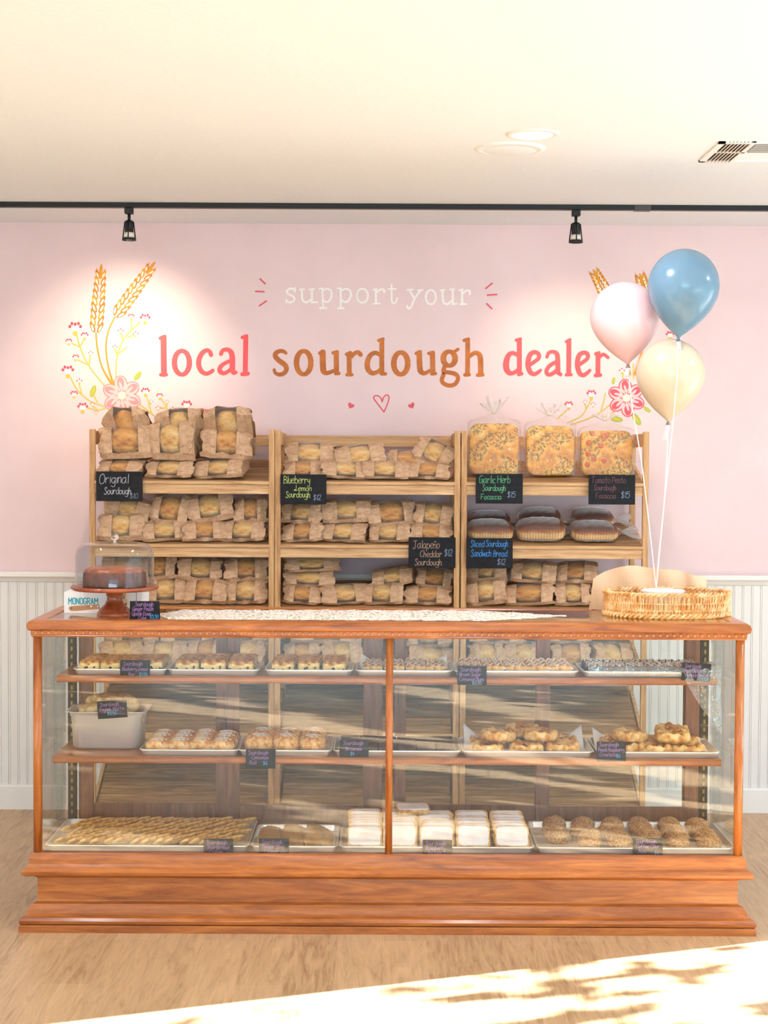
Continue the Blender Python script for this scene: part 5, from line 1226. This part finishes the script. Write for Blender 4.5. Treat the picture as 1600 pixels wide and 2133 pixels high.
for nm, z, r, o in (('rim', hz, 0.0055, 0.003), ('foot_braid', 0.010, 0.0065, 0.002)):
    mb = MB()
    for p in (0, math.pi):
        mb.tube([(*oval(2*math.pi*q/240, o+r*0.8*math.cos(q*0.9+p)), z+r*0.8*math.sin(q*0.9+p)) for q in range(240)], r*0.75, 6, True)
    mb.build(nm, wick, t)
mb = MB(); mb.add([(*oval(2*math.pi*q/60, -0.004), 0.006) for q in range(60)], [tuple(range(60))]); mb.add([(*oval(2*math.pi*q/60, -0.004), 0.002) for q in range(60)], [tuple(range(60))[::-1]]); mb.build('base', wick, t)
a = P(1380, 1232, D-0.01)
bowl = MB().lathe([(0.0, 0.0), (0.04, 0.0), (0.05, 0.006), (0.072, hz-0.012), (0.079, hz+0.001), (0.077, hz+0.003), (0.069, hz-0.008), (0.045, 0.010), (0.0, 0.008)], 48).build('white_bowl', plain('white_ceramic', (246, 244, 246), 0.25), None, (a.x, D-0.02, bz+0.0065)); tag(bowl, 'white round bowl sitting inside the wicker basket', 'bowl')
# sheet of kraft paper standing behind the basket
topl = cr([(1236, 1205), (1262, 1190), (1310, 1178), (1362, 1184), (1410, 1188), (1440, 1196), (1474, 1206)], 6)
def ppr(u, v):
    f = u*(len(topl)-1); i = min(len(topl)-2, int(f)); q = f-i
    px = topl[i][0]*(1-q)+topl[i+1][0]*q; py = topl[i][1]*(1-q)+topl[i+1][1]*q
    Dp = 5.905+0.012*math.sin(9*u)+0.010*math.sin(23*u+4*v)-0.03*v*(1-v)
    p = P(px, py, Dp); b = bz+0.001
    return (p.x*(1-0.02*(1-v)), Dp, b+(p.z-b)*v+0.004*math.sin(30*u)*v*(1-v))
pk = NT('pale_kraft'); tag(MB().grid(ppr, 48, 14, False).build('kraft_paper', pk.bsdf((226, 190, 156), 0.7, 0, 0.3)), 'pale crumpled kraft paper standing behind the wicker basket', 'paper')
# balloons
def balloon(px0, px1, pt, pb, D, knot, col, label, path, tilt, curl=None):
    k = D/FPX; w = (px1-px0)*k/2; H = (pb-pt)*k; kp_ = P(knot[0], knot[1], D)
    t = thing('balloon', label, 'balloon', kp_, (0, R(tilt), 0), 'balloons tied to the basket')
    mb = MB(); prof = []; zb = 0.58*H
    for q in range(21):
        s = q/20; prof.append((max(0.004, w*(1-(1-s)**1.95)**0.97) if q else 0.004, 0.006+zb*s))
    for q in range(1, 15):
        a = math.pi/2*q/14; prof.append((w*math.cos(a) if q < 14 else 0, 0.006+zb+(H-zb)*math.sin(a)))
    tt = NT('balloon_latex'); mt = tt.bsdf(col, 0.22, 0, 0.55, Subsurface_Weight=0.25, Subsurface_Radius=(0.02, 0.015, 0.012))
    mb.lathe(prof, 48).build('balloon_skin', mt, t)
    dk = tuple(int(c_*0.72) for c_ in col)
    MB().lathe([(0.004, 0.010), (0.0045, 0.004), (0.008, -0.004), (0.0095, -0.007), (0.005, -0.006), (0.0, -0.004)], 16).build('knot', plain('knot_latex', dk, 0.35), t)
    inv = t.matrix_basis.inverted()
    pts = cr([tuple(inv @ (kp_ if i == 0 else P(a, b, dd))) for i, (a, b, dd) in enumerate([(knot[0], knot[1], D)]+path)], 8)
    rb = plain('white_ribbon', (250, 248, 248), 0.4); MB().tube(pts, 0.0019, 6).build('ribbon', rb, t)
    if curl:
        cpts = []
        for q in range(64):
            v = q/63; p = P(curl[0][0]+(curl[1][0]-curl[0][0])*v, curl[0][1]+(curl[1][1]-curl[0][1])*v, D-0.012); a = q*0.95
            cpts.append(inv @ (p+Vector((0.007*math.cos(a), 0.007*math.sin(a), 0.003*math.sin(2*a)))))
        MB().tube(cpts, 0.0016, 5).build('ribbon_curl', rb, t)
end = (1367, 1228, D-0.02)
balloon(1227, 1371, 587, 758, 5.84, (1308, 762), (238, 200, 204), 'pale pink balloon, leftmost of the three tied to the basket', [(1318, 850, 5.83), (1336, 960, 5.80), (1352, 1090, 5.76), end], -4, ((1309, 768), (1306, 784)))
balloon(1325, 1467, 707, 878, 5.74, (1392, 881), (210, 194, 170), 'cream balloon, lowest of the three tied to the basket', [(1390, 940, 5.73), (1384, 1040, 5.72), (1374, 1150, 5.72), end], 2, ((1392, 886), (1384, 916)))
balloon(1352, 1499, 518, 702, 5.66, (1413, 707), (104, 138, 162), 'dusty blue balloon, highest of the three tied to the basket', [(1410, 790, 5.60), (1402, 880, 5.60), (1388, 1010, 5.64), (1374, 1140, 5.70), end], 5, ((1413, 712), (1419, 746)))
# ---------------------------------------------------------------- place the prototypes
for proto, loc, rot, sc, lab, grp in PEND:
    proto.location = loc; proto.rotation_euler = rot; proto.scale = sc
    if lab: proto['label'] = lab
    if grp: proto['group'] = grp
for o in list(SC.objects):                                   # drop prototypes that were never placed
    if o.get('label') in ('x', 'kraft bag'):
        for c in list(o.children_recursive): bpy.data.objects.remove(c)
        bpy.data.objects.remove(o)
# ---------------------------------------------------------------- outside: paving and the tree whose leaves dapple the sun
struct('ground_outside', MB().box2((XR+0.12, -3, -0.1), (18, 16, -0.01)), plain('paving', (170, 164, 156), 0.8))
g = random.Random(3)
t = thing('tree', 'leafy tree outside the glazed right wall', 'tree', (7.4, 5.6, -0.01))
mb = MB(); mb.tube(cr([(0, 0, 0), (0.05, 0.1, 0.8), (0, 0.2, 1.6), (0.1, 0.3, 2.6)], 5), [0.09-0.004*i for i in range(16)], 8)
for q in range(5):
    z = 0.7+0.4*q; yy = g.uniform(-2.4, 2.4); mb.tube(cr([(0, 0.2, z-0.1), (g.uniform(-.4, .4), yy*0.5, z+g.uniform(-.1, .3)), (g.uniform(-.6, .6), yy, z+g.uniform(-.2, .4))], 5), 0.014, 5)
mb.build('trunk', plain('bark', (96, 78, 62), 0.8), t)
mb = MB()
def clump(cy, cz, n, ry, rz, L0, L1):
    c0 = Vector((g.uniform(-0.8, 0.8), cy, cz))
    for e in range(n):
        p = c0+Vector((g.gauss(0, 0.15), g.gauss(0, ry), g.gauss(0, rz))); a = g.uniform(0, 6.28); L = g.uniform(L0, L1)
        u = Vector((math.cos(a), math.sin(a), g.uniform(-.3, .3)))*L; v = Vector((-math.sin(a), math.cos(a), g.uniform(-.8, .8)))*L*0.45
        mb.add([p-u, p+v, p+u, p-v], [(0, 1, 2, 3)])
GAPS = [((-1.95, 2.96), (-0.40, 1.76), 0.062), ((-0.50, 2.39), (0.06, 1.885), 0.026), ((-3.3, 2.36), (-2.28, 2.08), 0.055), ((-2.6, 2.95), (-1.4, 2.45), 0.012)]  # gaps shaped in the unseen foliage to let ribbons of sun through
def open_(y, z):
    for (ya, za), (yb, zb), w in GAPS:
        t_ = max(0, min(1, ((y-ya)*(yb-ya)+(z-za)*(zb-za))/((yb-ya)**2+(zb-za)**2)))
        if math.hypot(y-ya-t_*(yb-ya), z-za-t_*(zb-za)) < w*(1+0.5*math.sin(14*y)) : return True
    return False
for q in range(8300):  # dense unseen leaves put in to block the sun outside the gaps
    y, z = g.uniform(-4.3, 0.72), g.uniform(0.15, 3.5)
    if q > 7000: y, z = g.uniform(0.6, 1.5), g.uniform(2.62, 3.6)
    L = g.uniform(0.08, 0.15)
    a = g.uniform(0, 6.28); u = Vector((g.uniform(-.3, .3), math.cos(a), math.sin(a)*0.7))*L; v = Vector((g.uniform(-.3, .3), -math.sin(a), math.cos(a)*0.7))*L*0.45
    if any(open_(y+s*u.y+r*v.y, z+s*u.z+r*v.z) for s, r in ((0, 0), (1, 0), (-1, 0), (.5, 0), (-.5, 0), (0, 1), (0, -1))): continue
    p = Vector((g.uniform(-0.25, 0.25), 0, 0)); p.y = y+0.367*p.x; p.z = z+0.325*p.x
    mb.add([p-u, p+v, p+u, p-v], [(0, 1, 2, 3)])
for q in range(120): clump(g.uniform(0.8, 2.1), g.uniform(0.7, 3.2), g.randint(6, 18), 0.22, 0.030, 0.04, 0.09)
lv = mb.build('leaves', plain('leaf', (92, 118, 62), 0.6), t); lv['kind'] = 'stuff'
